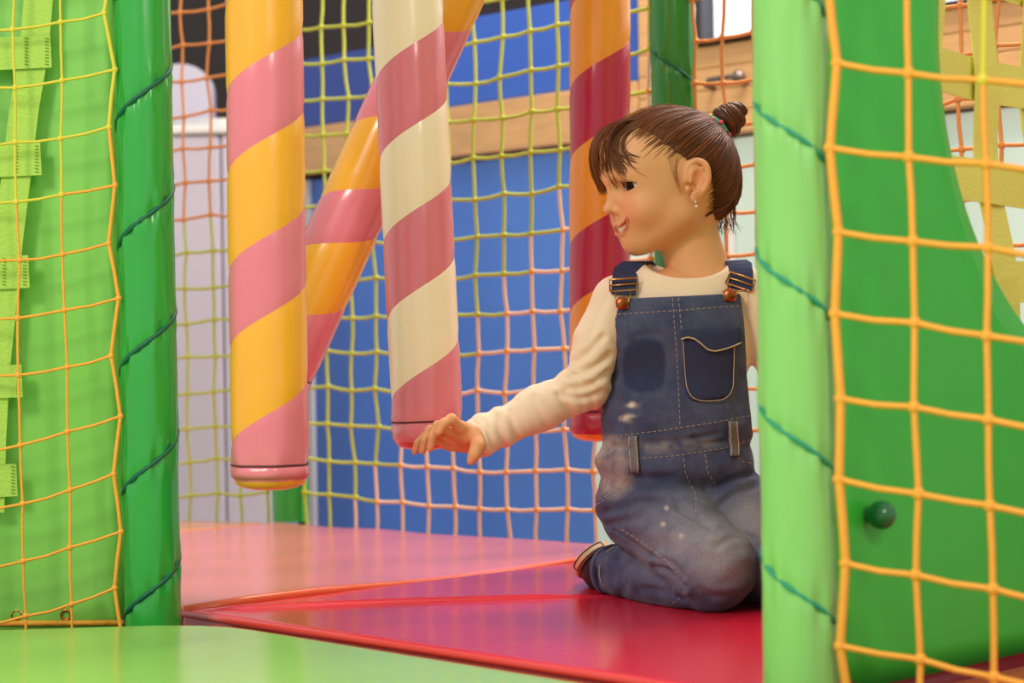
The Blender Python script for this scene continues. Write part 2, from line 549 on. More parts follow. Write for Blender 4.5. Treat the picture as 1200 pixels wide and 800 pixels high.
def post(base, r, pitch, hand, phase, m, mc, label, z0=0.0, cr=0.0026, mid=None):
    """hand +1: cord climbs to the right on the camera side"""
    root = empty('padded_post', (base.x, base.y, z0))
    tag(root, label, 'post', 'padded posts')
    nz, nt = int((TOPZ - z0) / 0.006), 56
    vs, fs = [], []
    for k in range(nz + 1):
        z = z0 + (TOPZ - z0) * k / nz
        for q in range(nt):
            th = 2 * PI * q / nt          # 0 = camera side, + = right
            hz_ = ((z - phase - hand * pitch * th / (2 * PI)) / pitch)
            dz = (hz_ - round(hz_)) * pitch
            rr = r * (1 - 0.055 * math.exp(-(dz / 0.007) ** 2))
            rr += 0.0020 * math.sin(th * 11 + 3 * round(hz_)) * math.exp(-(dz / 0.022) ** 2)
            rr += 0.0012 * noise.noise(Vector((math.sin(th) * 2, math.cos(th) * 2, z * 9)))
            vs.append((base.x + rr * math.sin(th), base.y - rr * math.cos(th), z))
    for k in range(nz):
        for q in range(nt):
            q2 = (q + 1) % nt
            fs.append((k * nt + q, k * nt + q2, (k + 1) * nt + q2, (k + 1) * nt + q))
    fs.append(tuple(nz * nt + q for q in range(nt)))
    obj('vinyl_sleeve', vs, fs, m, root)
    b = MB()
    turns = (TOPZ - z0) / pitch
    pts = []
    n_ = int(turns * 28)
    t0 = (z0 + 0.004 - phase) / pitch
    for k in range(n_ + 1):
        t = t0 + (turns - 0.05) * k / n_
        th = hand * 2 * PI * t
        z = phase + pitch * t
        pts.append((base.x + (r * 0.965) * math.sin(th), base.y - (r * 0.965) * math.cos(th), z))
    b.tube(pts, cr, 6)
    b.obj('lacing_cord', mc, root)
    return root


PL = at(174, 420, 2.31); PL.z = 0
zc = lambda px, py, Y: at(px, py, Y).z
post(PL, 0.0345, 0.151, 1, zc(174, 258, 2.28), M['post_green'], M['cord_teal'], 'glossy green padded post at the corner of the lime panel', z0=-0.045, cr=0.003)
PR = at(932, 420, 1.69); PR.z = 0
post(PR, 0.0335, 0.136, -1, zc(932, 340, 1.66), M['post_light'], M['cord_teal_light'], 'light green padded post hiding the shoulder of the kneeling person', z0=-0.045, cr=0.0024)
post(Vector((P1.x, P1.y + 0.0, 0)), 0.036, 0.15, -1, 0.09, M['post_green'], M['cord_teal'], 'green padded post behind the yellow and pink hanging tube')
post(P2, 0.0375, 0.15, -1, zc(790, 80, 3.07), M['post_dark'], M['cord_teal'], 'dark green padded post behind the head of the kneeling person')
P3 = A + E1 + E2
post(P3, 0.036, 0.15, 1, 0.1, M['post_green'], M['cord_teal'], 'green padded post at the far end of the round opening panel')


# ------------------------------------------------------------------ rope nets
def net(name, label, pos, nu, nv, mats, cmat, r, kr, jit, border_cols=(), rb=None, single=False):
    """pos(i,j)->point; cmat(i,j,dir)->material index of the cord starting at knot i,j"""
    root = empty('rope_net', (pos(nu / 2, 0).x, pos(nu / 2, 0).y, pos(nu / 2, 0).z))
    tag(root, label, 'net', 'rope nets')
    P = {}
    for i in range(nu + 1):
        for j in range(nv + 1):
            P[i, j] = pos(i, j) + Vector((random.uniform(-jit, jit), random.uniform(-jit, jit), random.uniform(-jit, jit)))
    J = lambda k: Vector((random.uniform(-1, 1) * jit * .35, 0, random.uniform(-1, 1) * jit * .3 - k))
    for i in range(nu + 1):            # upright cords
        b = MB()
        rr = (rb or r) if i in border_cols else r
        for j in range(nv):
            p, q = P[i, j], P[i, j + 1]
            b.tube([p, (p + q) / 2 + J(0), q], rr, 6, cmat(i, j, 0), cap=False)
        b.obj('upright_cord', mats, root)
    for j in range(nv + 1):            # level cords
        b = MB()
        for i in range(nu):
            p, q = P[i, j], P[i + 1, j]
            b.tube([p, (p + q) / 2 + J(0.0015), q], r, 6, cmat(i, j, 1), cap=False)
        b.obj('level_cord', mats, root)
    if single:
        kb_ = {}
        for (i, j), p in P.items():
            k = cmat(i, j, 2)
            if k not in kb_:
                b = MB()
                b.ball((0, 0, 0), kr, 8, 5, 0, (1.0, 0.8, 1.0))
                o_ = b.obj('knot', mats[k], None, origin=(0, 0, 0))
                kb_[k] = o_
            else:
                o_ = kb_[k].copy()
                COL.objects.link(o_)
            o_.parent = root
            o_.location = p - rootloc(root)
        return root, P
    b = MB()
    for (i, j), p in P.items():
        b.ball(p, kr, 8, 5, cmat(i, j, 2), (1.0, 0.8, 1.0))
    tag(b.obj('knots', mats, root), kind='stuff')
    return root, P


RH, CW = 0.07, 0.056
# net on the left beside the green post
Yl = 2.285
lx = at(137, 420, Yl).x
l0 = at(137, 722, Yl).z - 0.035


def pos_l(i, j):
    z = l0 + j * RH
    sag = 0.018 * (1 - (i / 3 - 1) ** 2) if i < 6 else 0.018
    x = lx - i * CW - 0.006 + (0.009 if (i == 0 and j % 2 == 0) else 0) * (1 if i == 0 else 0)
    zz = z - (0 if i == 0 else 0.012 * min(i, 1.5)) - (0.008 * i if j < 5 else 0.0)
    return Vector((x, Yl + 0.0, zz))


def cm_l(i, j, d):
    z = l0 + j * RH
    yel = (z > 0.50 and i >= 1) or (z > 0.545)
    return (1 if yel else 0)


net('rope_net', 'orange and yellow rope net over the lime panel', pos_l, 8, 18, [M['net_orange'], M['net_yellow']], cm_l, 0.0018, 0.0042, 0.0022, (0,), 0.0026, True)

# net on the right beside the light green post
Yr = 1.66
rx = at(986, 420, Yr).x


def pos_r(i, j):
    Y = Yr - 0.022 * i
    p = at(986, 758, Yr)
    z0_ = p.z - RH * 1.05
    x = rx + i * 0.0595 + (-0.006 if (i == 0 and j % 2 == 1) else 0)
    zz = max(0.008 + 0.0 * i, z0_ + j * 0.0735 - (0.010 * i))
    return Vector((x, Y, zz))


def cm_r(i, j, d):
    p = pos_r(i, j)
    if d == 1: yel = (i >= 1 and p.z > 0.60)
    else: yel = (i >= 2 and p.z > 0.535) or p.z > 0.66
    return 1 if yel else 0


net('rope_net', 'thick orange rope net in front of the panel with round opening', pos_r, 7, 16, [M['net_orange'], M['net_yellow']], cm_r, 0.0030, 0.0060, 0.0018, (0,), 0.0042, True)

# far nets
def line_net(label, a, c, mats, cmat, nv=18, z0=-0.014, r=0.0034, kr=0.0062, cw=None):
    a, c = Vector(a), Vector(c)
    L = (c - a).length
    nu = max(2, round(L / (cw or CW)))

    def pos(i, j):
        return a + (c - a) * (i / nu) + Vector((0, 0, z0 + j * RH - 0.012 * math.sin(PI * i / nu)))
    return net('rope_net', label, pos, nu, nv, mats, lambda i, j, d: cmat(pos(i, j), d), r, kr, 0.0042)


def pix(p):
    Y = p.y
    u2, v2 = p.x * F / Y, (p.z - CAMH) * F / Y
    c, s = math.cos(ROLL), math.sin(ROLL)
    return 600 + u2 * c - v2 * s, HOR - (v2 * c + u2 * s)


dv = (P2 - P1).normalized()
zA = zc(436, 585, 3.6); zB = zc(650, 262, 3.27)
sA = (at(436, 585, 3.6) - P1).dot(dv); sB = (at(650, 262, 3.27) - P1).dot(dv)


def cm_mid(p, d):
    t = ((p - P1).dot(dv) - sA) / (sB - sA)
    lime = p.z > zA + (zB - zA) * t
    if d == 2: return 3 if lime else 2
    return 1 if lime else 0


line_net('yellow green and peach rope net before the blue panel', P1 + dv * 0.046, P2 - dv * 0.048, [M['net_peach'], M['net_lime'], M['knot_orange'], M['knot_lime']], cm_mid, cw=0.066)
line_net('orange and yellow green rope net before the white counter', (P1.x - 0.047, P1.y + 0.02, 0), (-1.15, 3.95, 0), [M['net_lime'], M['net_deep']],
         lambda p, d: 1 if p.z > 0.60 - 0.0 else 0, r=0.003)
line_net('deep orange rope net between dark green post and far post', P2 + E1 * 0.048, P3 - E1 * 0.047, [M['net_deep']], lambda p, d: 0, r=0.003, cw=0.062)


# ------------------------------------------------------------------ green side panels and webbing
def frame_panel(name, label, O, D, N, length, z0, z1, hole, m, thick=0.018, wav=0.004):
    """upholstered sheet along D with a round hole (t, z, r)"""
    root = empty(name, (O + D * (length / 2)).to_tuple()[:2] + (z0,))
    tag(root, label, 'panel', 'green vinyl side panels')
    tc, zc_, R = hole
    vs, fs = [], []
    ns, nr = 96, 12
    ang = [2 * PI * k / ns for k in range(ns)]

    def outer(a):
        dx, dz = math.cos(a), math.sin(a)
        ts = []
        if dx > 1e-9: ts.append((length - tc) / dx)
        if dx < -1e-9: ts.append((0 - tc) / dx)
        if dz > 1e-9: ts.append((z1 - zc_) / dz)
        if dz < -1e-9: ts.append((z0 - zc_) / dz)
        return min(t for t in ts if t > 0)
    prof = [(0.0, -1)] + [(0.0 + 0.004 * 0, 1)]
    for k in range(ns):
        ro = max(outer(ang[k]), R + 0.01)
        for side in (1, -1):
            for q in range(nr + 1):
                f = q / nr
                rr = R + (ro - R) * f
                t = tc + rr * math.cos(ang[k]); z = zc_ + rr * math.sin(ang[k])
                off = thick / 2 * min(1, 0.35 + 8 * f) * side
                off += wav * noise.noise(Vector((t * 5, z * 4, 1.7)))
                p = O + D * t + N * off
                vs.append((p.x, p.y, z))
    st = 2 * (nr + 1)
    for k in range(ns):
        k2 = (k + 1) % ns
        for q in range(nr):
            fs.append((k * st + q, k * st + q + 1, k2 * st + q + 1, k2 * st + q))
            h = nr + 1
            fs.append((k * st + h + q, k2 * st + h + q, k2 * st + h + q + 1, k * st + h + q + 1))
        fs.append((k * st, k2 * st, k2 * st + nr + 1, k * st + nr + 1))
        fs.append((k * st + nr, k * st + st - 1, k2 * st + st - 1, k2 * st + nr))
    obj('vinyl_sheet', vs, fs, m, root)
    return root


def strap(name, pts, wdir, wid, th, m, parent):
    """flat webbing band through pts, wide along wdir"""
    b = MB()
    pts = [Vector(p) for p in pts]
    wdir = Vector(wdir).normalized()
    vs, fs = [], []
    mlen = len(pts)
    for k, p in enumerate(pts):
        t = (pts[min(k + 1, mlen - 1)] - pts[max(k - 1, 0)]).normalized()
        wv = (wdir - t * wdir.dot(t)).normalized()
        nn = t.cross(wv).normalized()
        for su, sv in ((-1, -1), (1, -1), (1, 1), (-1, 1)):
            vs.append(p + wv * (su * wid / 2) + nn * (sv * th / 2))
    for k in range(mlen - 1):
        for q in range(4):
            q2 = (q + 1) % 4
            fs.append((k * 4 + q, k * 4 + q2, k * 4 + 4 + q2, k * 4 + 4 + q))
    fs += [(3, 2, 1, 0), tuple((mlen - 1) * 4 + q for q in range(4))]
    return obj(name, vs, fs, m, parent, smooth=False)


# right panel along E2 with a round opening
OR = PR + E2 * 0.036 + E1 * 0.005
NR = E1 * 1.0
rp = frame_panel('round_opening_panel', 'dark green vinyl panel with a large round opening', OR, E2, NR, 0.885, 0.004, 1.2, (0.532, 0.625, 0.345), M['panel_green'])
# small green ball knob on it
ray = at(1010, 602, 1.0)
kd = Vector((ray.x, 1.0, 0))
tt = (OR.x * E2.y - OR.y * E2.x) / (kd.x * E2.y - kd.y * E2.x)
kp = at(1010, 602, tt) + NR * 0.010
b = MB()
b.ball(kp + NR * 0.012, 0.0135, 24, 14)
kb = b.obj('ball_cap', M['knob'], rp)
b = MB()
b.tube([kp - NR * 0.012, kp + NR * 0.004], [0.008, 0.007], 14)
b.obj('bolt_stem', M['knob'], kb)

# yellow webbing ladder behind the round opening
LO = OR - NR * 0.05
root = empty('webbing_lattice', (LO + E2 * 0.53).to_tuple()[:2] + (0.2,))
tag(root, 'yellow webbing lattice hung behind the round opening', 'webbing')
VS = [0.285, 0.385, 0.485, 0.585, 0.685, 0.785]
HS = [0.30, 0.40, 0.505, 0.615, 0.73, 0.84, 0.95]


def bow(t, z):
    return 0.05 * math.sin(max(0, min(1, (0.62 - z) / 0.4)) * PI / 2)


for k, t in enumerate(VS):
    pts = []
    for q in range(30):
        z = 0.22 + 0.83 * q / 29
        bend = 0.06 * max(0, (0.55 - z)) / 0.3
        wv = 0.004 * math.cos((z - HS[0]) / (HS[1] - HS[0]) * PI + k * PI)
        p = LO + E2 * (t + bend) + NR * (wv - 0.02)
        pts.append((p.x, p.y, z))
    strap('vertical_strap', pts, E2, 0.046, 0.0018, M['webbing'], root)
for k, z in enumerate(HS):
    pts = []
    for q in range(40):
        t = 0.17 + 0.70 * q / 39
        zz = z - 0.012 * math.sin((t - 0.17) / 0.7 * PI)
        wv = -0.004 * math.cos((t - VS[0]) / (VS[1] - VS[0]) * PI + k * PI)
        p = LO + E2 * t + NR * (wv - 0.02)
        pts.append((p.x, p.y, zz))
    strap('cross_strap', pts, (0, 0, 1), 0.046, 0.0018, M['webbing'], root)

# left panel close behind the left net
OL = Vector((PL.x - 0.036, 2.335, 0))
DL = Vector((-1, 0.06, 0)).normalized()
NL = Vector((-0.06, -1, 0)).normalized()
tL = lambda px: (OL.x - at(px, 300, 2.37).x) / abs(DL.x)
hl_t = tL(-420)
lp = frame_panel('lime_panel', 'lime green vinyl panel with yellow straps behind the left net', OL, DL, NL, 1.1, -0.03, 1.2, (0.545, 0.80, 0.345), M['panel_lime'], wav=0.010)
b = MB()
p0 = OL + NL * 0.012 + DL * 0.0; p1 = OL + NL * 0.012 + DL * 1.05
b.tube([(p0.x, p0.y, -0.004), (p1.x, p1.y, -0.004)], 0.0035, 8)
b.obj('hem_cord', M['net_orange'], lp)
for k in range(8):
    p = OL + DL * (0.075 + 0.062 * k) + NL * 0.0105
    b = MB()
    ring = [(p.x + 0.006 * math.cos(a), p.y - 0.0, 0.006 + 0.006 * math.sin(a)) for a in [2 * PI * q / 16 for q in range(17)]]
    b.tube(ring, 0.0018, 6, cap=False)
    b.obj('grommet', M['grommet'], lp)

# lime webbing ladder between the left net and the lime panel
root = empty('webbing_lattice', at(-60, 560, 2.335))
tag(root, 'lime webbing lattice with stitched joints beside the left net', 'webbing')
YS = 2.312
col0 = [at(47, -60, YS), at(45, 0, YS), at(40, 60, YS), at(28, 130, YS), at(20, 200, YS), at(10, 280, YS), at(2, 360, YS), at(-6, 440, YS), at(-10, 520, YS), at(-12, 600, YS)]
for k in range(3):
    pts = [p + Vector((-0.115 * k, 0.002 * (k % 2), 0)) for p in col0]
    pts = [at(47, -420, YS) + Vector((-0.115 * k, 0, 0))] + pts
    strap('vertical_strap', pts, (1, 0.0, 0), 0.036, 0.002, M['webbing_lime'], root)
rows = [(60, 52), (186, 40), (318, 26), (446, 18), (562, 12)]
for yy, xe in rows:
    pts = [at(xe + 8 - 60 * q, yy + 3 * q, YS - 0.004) for q in range(8)]
    cs = strap('cross_strap', pts, (0, 0, 1), 0.040, 0.002, M['webbing_lime'], root)
    b = MB()
    for sx in (0, -24):
        for q in range(9):
            z = yy - 15 + q * 3.8
            c = at(xe + 3 + sx, z, YS - 0.0058)
            b.tube([c + Vector((-0.0022, 0, 0.0006)), c + Vector((0.0022, 0, -0.0006))], 0.0005, 5)
    b.obj('stitching', M['webbing_stitch'], cs)
    b = MB()


# ------------------------------------------------------------------ striped hanging tubes
def stripe_tube(label, top, bot, rad, bounds, colours, rise, cap_m, hem_m, hem=0.028, tone=0):
    """soft tube from top to bot; bounds = distances from the bottom seam to each stripe edge at the front centre line"""
    top, bot = Vector(top), Vector(bot)
    axis = (top - bot).normalized()
    side = axis.cross(Vector((0, 1, 0))).normalized()      # points to the camera's right
    if side.x < 0: side = -side
    front = side.cross(axis)
    if front.y > 0: front = -front
    L = (top - bot).length
    root = empty('hanging_tube', bot)
    tag(root, label, 'soft tube', 'striped hanging soft tubes')

    def surf(t, th, dr=0.0):
        r = rad + dr + 0.0008 * noise.noise(Vector((math.cos(th) * 2, math.sin(th) * 2, t * 8)))
        if t < hem + 0.02:
            r += 0.0015 * math.sin(th * 7) * max(0, 1 - abs(t - hem) / 0.02)
        return bot + axis * t + (side * math.sin(th) + front * math.cos(th)) * r
    nt = 64
    ths = [-PI + 2 * PI * k / nt for k in range(nt + 1)]
    edges = [-9.0] + list(bounds) + [L + 9.0]
    for k in range(len(edges) - 1):
        vs, fs = [], []
        nz = 8
        for th in ths:
            lo = max(hem, min(L, edges[k] + rise * th / PI))
            hi = max(hem, min(L, edges[k + 1] + rise * th / PI))
            for q in range(nz + 1):
                f = q / nz
                if q == 0: f = 0.0
                t = lo + (hi - lo) * f
                e = min(t - lo, hi - t)
                dr = -0.0012 * math.exp(-(e / 0.002) ** 2)
                vs.append(surf(t, th, dr))
            # inner seam allowance so neighbouring bands meet
        for a in range(nt):
            for q in range(nz):
                p = [a * (nz + 1) + q, (a + 1) * (nz + 1) + q, (a + 1) * (nz + 1) + q + 1, a * (nz + 1) + q + 1]
                if (vs[p[0]] - vs[p[3]]).length < 1e-6 and (vs[p[1]] - vs[p[2]]).length < 1e-6: continue
                fs.append(tuple(p))
        if fs:
            obj('stripe_band', vs, fs, colours[k % 2], root)
    # hem below the seam, dark seam groove, bulging end disc
    vs, fs = [], []
    prof = [(hem - 0.001, -0.002), (hem - 0.003, 0.0), (hem * 0.55, 0.0004), (hem * 0.2, 0.0), (0.004, -0.001), (0.0, -0.003)]
    for th in ths[:-1]:
        for t, dr in prof:
            vs.append(surf(t, th, dr))
    n_ = len(prof)
    for a in range(nt):
        a2 = (a + 1) % nt
        for q in range(n_ - 1):
            fs.append((a * n_ + q, a * n_ + q + 1, a2 * n_ + q + 1, a2 * n_ + q))
    obj('hem_band', vs, fs, hem_m, root)
    b = MB()
    ring = [surf(hem, th, -0.0012) for th in ths]
    b.tube(ring, 0.0013, 6, cap=False)
    b.obj('seam_groove', M['groove'], root)
    vs, fs = [], []
    pr = [(0.001, -0.003), (-0.004, -0.005), (-0.008, -0.012), (-0.011, -0.024), (-0.012, -rad + 0.001)]
    for th in ths[:-1]:
        for t, dr in pr:
            vs.append(bot + axis * t + (side * math.sin(th) + front * math.cos(th)) * (rad + dr))
    n_ = len(pr)
    for a in range(nt):
        a2 = (a + 1) % nt
        for q in range(n_ - 1):
            fs.append((a * n_ + q, a * n_ + q + 1, a2 * n_ + q + 1, a2 * n_ + q))
    obj('end_cap', vs, fs, cap_m, root)
    return root


def tube_from_px(label, Y, top_px, bot_px, rad, lefts, rights, colours, cap_m, hem_m, above=6, hem=0.028):
    """lefts / rights: image rows of stripe edges at both silhouettes, listed from the top down"""
    top = at(top_px[0], top_px[1], Y); bot = at(bot_px[0], bot_px[1], Y)
    L0 = (top - bot).length
    dy = bot_px[1] - top_px[1]
    sc = L0 / dy
    mids = [(l + r_) / 2 for l, r_ in zip(lefts, rights)]
    rise = sum(l - r_ for l, r_ in zip(lefts, rights)) / len(lefts) * sc
    per = (mids[-1] - mids[0]) / (len(mids) - 1)
    up = mids[0]
    ext = [up - per * (k + 1) for k in range(above)]
    allm = list(reversed(ext)) + mids
    bounds = sorted((bot_px[1] - m_) * sc for m_ in allm)
    axis = (top - bot).normalized()
    k = (TOPZ - bot.z) / axis.z
    return stripe_tube(label, bot + axis * k, bot, rad, bounds, colours, rise, cap_m, hem_m, hem)


tube_from_px('hanging tube striped yellow and pink with an orange end', 2.18, (309, 0), (317, 562), 0.0450, [116, 210, 321, 413, 525], [38, 131, 244, 332, 447],
             [M['stripe_pink'], M['stripe_orange']], M['stripe_orange_b'], M['stripe_pink'], hem=0.018)
tube_from_px('hanging tube striped cream and pink touched by the hand', 2.45, (477, 0), (502, 516), 0.0463, [-4, 96, 191, 287, 376, 473], [-70, 28, 116, 210, 302, 395],
             [M['stripe_pink'], M['stripe_cream']], M['cap_red'], M['stripe_pink'], hem=0.026)
tube_from_px('hanging tube striped orange and magenta behind the person', 2.80, (703, 0), (703, 508), 0.0455, [16, 106, 190, 288, 368, 462], [-48, 46, 129, 228, 305, 400],
             [M['stripe_magenta'], M['stripe_orange_b']], M['stripe_orange_b'], M['stripe_magenta'], hem=0.034)
# slanted tube: edges measured along its own axis
top = at(524, 0, 2.58); bot = at(322, 448, 2.58)
ax = (top - bot); L0 = ax.length
cb = [(448 - y) / 448 * L0 for y in (44, 140, 225, 287, 370)]
per = (cb[0] - cb[-1]) / 4
bounds = sorted(cb + [cb[0] + per * (k + 1) for k in range(7)])
bot2 = bot
full = ax.normalized() * ((TOPZ - bot.z) / ax.normalized().z)
stripe_tube('slanting tube striped yellow and pink behind two others', bot + full, bot2, 0.0475, bounds, [M['stripe_pink'], M['stripe_orange']], 0.070, M['stripe_orange_b'], M['stripe_pink'], 0.02)


# ------------------------------------------------------------------ implicit-surface modelling
class Field:
    def __init__(s, lo, hi, h, mirror=False):
        s.lo, s.h = np.array(lo, float), h
        s.n = np.ceil((np.array(hi) - s.lo) / h).astype(int) + 1
        s.ax = [s.lo[k] + h * np.arange(s.n[k]) for k in range(3)]
        s.V = np.full(s.n, 1.0, dtype=np.float32)
        s.mirror = mirror

    def sl(s, lo, hi):
        r = []
        for k in range(3):
            a = int(max(0, math.floor((lo[k] - s.lo[k]) / s.h)))
            b_ = int(min(s.n[k], math.ceil((hi[k] - s.lo[k]) / s.h) + 1))
            if b_ <= a: return None
            r.append(slice(a, b_))
        return tuple(r)

    def grid(s, sl):
        x = s.ax[0][sl[0]].astype(np.float32)[:, None, None]
        y = s.ax[1][sl[1]].astype(np.float32)[None, :, None]
        z = s.ax[2][sl[2]].astype(np.float32)[None, None, :]
        return x, (np.abs(y) if s.mirror else y), z

    def op(s, prim, k, mode):
        f, lo, hi = prim
        m = k + 3 * s.h
        lo = [q - m for q in lo]; hi = [q + m for q in hi]
        if s.mirror and lo[1] < 10: lo[1] = -hi[1]
        sl = s.sl(lo, hi)
        if sl is None: return
        d = f(*s.grid(sl))
        v = s.V[sl]
        k = max(k, 1e-5)
        if mode == 'add':
            h = np.clip(0.5 + 0.5 * (d - v) / k, 0, 1)
            s.V[sl] = d * (1 - h) + v * h - k * h * (1 - h)
        else:
            d = -d
            h = np.clip(0.5 - 0.5 * (d - v) / k, 0, 1)
            s.V[sl] = d * (1 - h) + v * h + k * h * (1 - h)

    def add(s, prim, k=0.004): s.op(prim, k, 'add')
    def cut(s, prim, k=0.002): s.op(prim, k, 'cut')

    def chain(s, pts, k=0.004, mode='add'):
        for a, b_ in zip(pts[:-1], pts[1:]):
            s.op(cap(a[0], b_[0], a[1], b_[1]), k, mode)

    def mesh(s, smooth=1):
        v = s.V
        ins = v < 0
        cnt = np.zeros(tuple(q - 1 for q in s.n), dtype=np.int8)
        for dx in (0, 1):
            for dy in (0, 1):
                for dz in (0, 1):
                    cnt += ins[dx:s.n[0] - 1 + dx, dy:s.n[1] - 1 + dy, dz:s.n[2] - 1 + dz]
        act = (cnt > 0) & (cnt < 8)
        I = np.argwhere(act)
        idx = -np.ones(act.shape, dtype=np.int64)
        idx[act] = np.arange(len(I))
        C = [(a, b_, c) for a in (0, 1) for b_ in (0, 1) for c in (0, 1)]
        vals = np.stack([v[I[:, 0] + c[0], I[:, 1] + c[1], I[:, 2] + c[2]] for c in C], 1)
        acc = np.zeros((len(I), 3)); num = np.zeros(len(I))
        for p in range(8):
            for q in range(p + 1, 8):
                if sum(abs(C[p][k] - C[q][k]) for k in range(3)) != 1: continue
                a, b_ = vals[:, p], vals[:, q]
                cr = (a < 0) != (b_ < 0)
                t = np.where(cr, a / np.where(cr, a - b_, 1), 0)
                pos = np.array(C[p])[None, :] + t[:, None] * (np.array(C[q]) - np.array(C[p]))[None, :]
                acc[cr] += pos[cr]; num[cr] += 1
        verts = s.lo + s.h * (I + acc / num[:, None])
        faces = []
        for ax in range(3):
            sa = [slice(None)] * 3; sb = [slice(None)] * 3
            sa[ax] = slice(0, -1); sb[ax] = slice(1, None)
            a, b_ = ins[tuple(sa)], ins[tuple(sb)]
            E = np.argwhere(a != b_)
            o1, o2 = [(1, 2), (2, 0), (0, 1)][ax]
            ok = (E[:, o1] > 0) & (E[:, o2] > 0) & (E[:, o1] < s.n[o1] - 1) & (E[:, o2] < s.n[o2] - 1)
            E = E[ok]
            flip = ~a[E[:, 0], E[:, 1], E[:, 2]]
            def cell(d1, d2):
                J = E.copy(); J[:, o1] -= d1; J[:, o2] -= d2
                return idx[J[:, 0], J[:, 1], J[:, 2]]
            q = np.stack([cell(1, 1), cell(0, 1), cell(0, 0), cell(1, 0)], 1)
            q[flip] = q[flip][:, ::-1]
            faces.append(q)
        faces = np.concatenate(faces)
        faces = faces[(faces >= 0).all(1)]
        for _ in range(smooth):
            verts = relax(verts, faces, 0.5)
        return verts, faces


def relax(v, f, a=0.5):
    s_ = np.zeros_like(v); n_ = np.zeros(len(v))
    for i in range(4):
        j = (i + 1) % 4
        np.add.at(s_, f[:, i], v[f[:, j]]); np.add.at(n_, f[:, i], 1)
        np.add.at(s_, f[:, j], v[f[:, i]]); np.add.at(n_, f[:, j], 1)
    return v * (1 - a) + a * s_ / np.maximum(n_, 1)[:, None]


def normals(v, f):
    n_ = np.cross(v[f[:, 2]] - v[f[:, 0]], v[f[:, 3]] - v[f[:, 1]])
    out = np.zeros_like(v)
    for i in range(4): np.add.at(out, f[:, i], n_)
    return out / np.maximum(np.linalg.norm(out, axis=1), 1e-12)[:, None]


def cap(a, b_, ra, rb_):
    a = [float(q) for q in a]; b_ = [float(q) for q in b_]
    d = [b_[k] - a[k] for k in range(3)]
    L = max(sum(q * q for q in d), 1e-12)

    def f(x, y, z):
        px, py, pz = x - a[0], y - a[1], z - a[2]
        t = np.clip((px * d[0] + py * d[1] + pz * d[2]) / L, 0, 1)
        return np.sqrt((px - t * d[0]) ** 2 + (py - t * d[1]) ** 2 + (pz - t * d[2]) ** 2) - (ra + (rb_ - ra) * t)
    R = max(ra, rb_)
    return f, [min(a[k], b_[k]) - R for k in range(3)], [max(a[k], b_[k]) + R for k in range(3)]


def ell(c, r, rot=None):
    c = [float(q) for q in c]
    Rm = None if rot is None else np.array(rot.to_3x3().transposed())

    def f(x, y, z):
        px, py, pz = x - c[0], y - c[1], z - c[2]
        if Rm is not None:
            px, py, pz = (Rm[0, 0] * px + Rm[0, 1] * py + Rm[0, 2] * pz, Rm[1, 0] * px + Rm[1, 1] * py + Rm[1, 2] * pz, Rm[2, 0] * px + Rm[2, 1] * py + Rm[2, 2] * pz)
        k0 = np.sqrt((px / r[0]) ** 2 + (py / r[1]) ** 2 + (pz / r[2]) ** 2)
        k1 = np.sqrt((px / r[0] ** 2) ** 2 + (py / r[1] ** 2) ** 2 + (pz / r[2] ** 2) ** 2)
        return k0 * (k0 - 1) / np.maximum(k1, 1e-6)
    R = max(r) if rot is not None else None
    lo = [c[k] - (R or r[k]) for k in range(3)]; hi = [c[k] + (R or r[k]) for k in range(3)]
    return f, lo, hi


def bounds_of(points, pad):
    p = np.array([list(q) for q in points])
    return p.min(0) - pad, p.max(0) + pad


def segdist(v, pts):
    """distance of each vertex to a polyline"""
    best = np.full(len(v), 1e6)
    for a, c in zip(pts[:-1], pts[1:]):
        a, c = np.array(a, float), np.array(c, float)
        d = c - a
        t = np.clip(((v - a) @ d) / max(d @ d, 1e-12), 0, 1)
        best = np.minimum(best, np.linalg.norm(v - a - t[:, None] * d, axis=1))
    return best


lin = lambda r, g, b_: np.array(srgb(r, g, b_)[:3])
GY = 2.42
g = lambda px, py, Y=GY: at(px, py, Y)

# ------------------------------------------------------------------ the kneeling person: head frame
YAW, PIT = math.radians(16), math.radians(10)
Fw = Vector((-math.cos(YAW) * math.cos(PIT), -math.sin(YAW) * math.cos(PIT), -math.sin(PIT)))
Lf = Vector((0, 0, 1)).cross(Fw).normalized()
Up = Fw.cross(Lf).normalized()
HR = np.array([list(Fw), list(Lf), list(Up)])            # rows: local axes in world
HO = at(805, 222, 2.36) - (Fw * 0.004 + Lf * 0.066 + Up * -0.018)
HOn = np.array(list(HO))
h2w = lambda v: np.asarray(v, float).reshape(-1, 3) @ HR + HOn
h2p = lambda *p: HO + Fw * p[0] + Lf * p[1] + Up * p[2]

# ---- head and neck
H = Field((-0.098, -0.085, -0.155), (0.112, 0.085, 0.098), 0.00125, mirror=True)
H.add(ell((-0.003, 0, 0.012), (0.086, 0.067, 0.076)))
H.add(ell((-0.034, 0, -0.018), (0.048, 0.054, 0.048)), 0.02)
H.add(ell((0.040, 0, 0.030), (0.043, 0.054, 0.045)), 0.02)
H.add(ell((0.028, 0, -0.028), (0.050, 0.053, 0.056)), 0.02)
H.add(cap((-0.012, 0, -0.045), (-0.020, 0, -0.17), 0.036, 0.044), 0.016)
H.add(cap((0.006, 0.043, -0.046), (0.052, 0.014, -0.069), 0.018, 0.016), 0.02)
H.add(ell((0.0600, 0, -0.0720), (0.0155, 0.017, 0.0150)), 0.014)
H.add(ell((0.050, 0.030, -0.032), (0.025, 0.024, 0.023)), 0.012)
H.add(cap((0.0720, 0.010, 0.015), (0.060, 0.036, 0.013), 0.0085, 0.0075), 0.012)
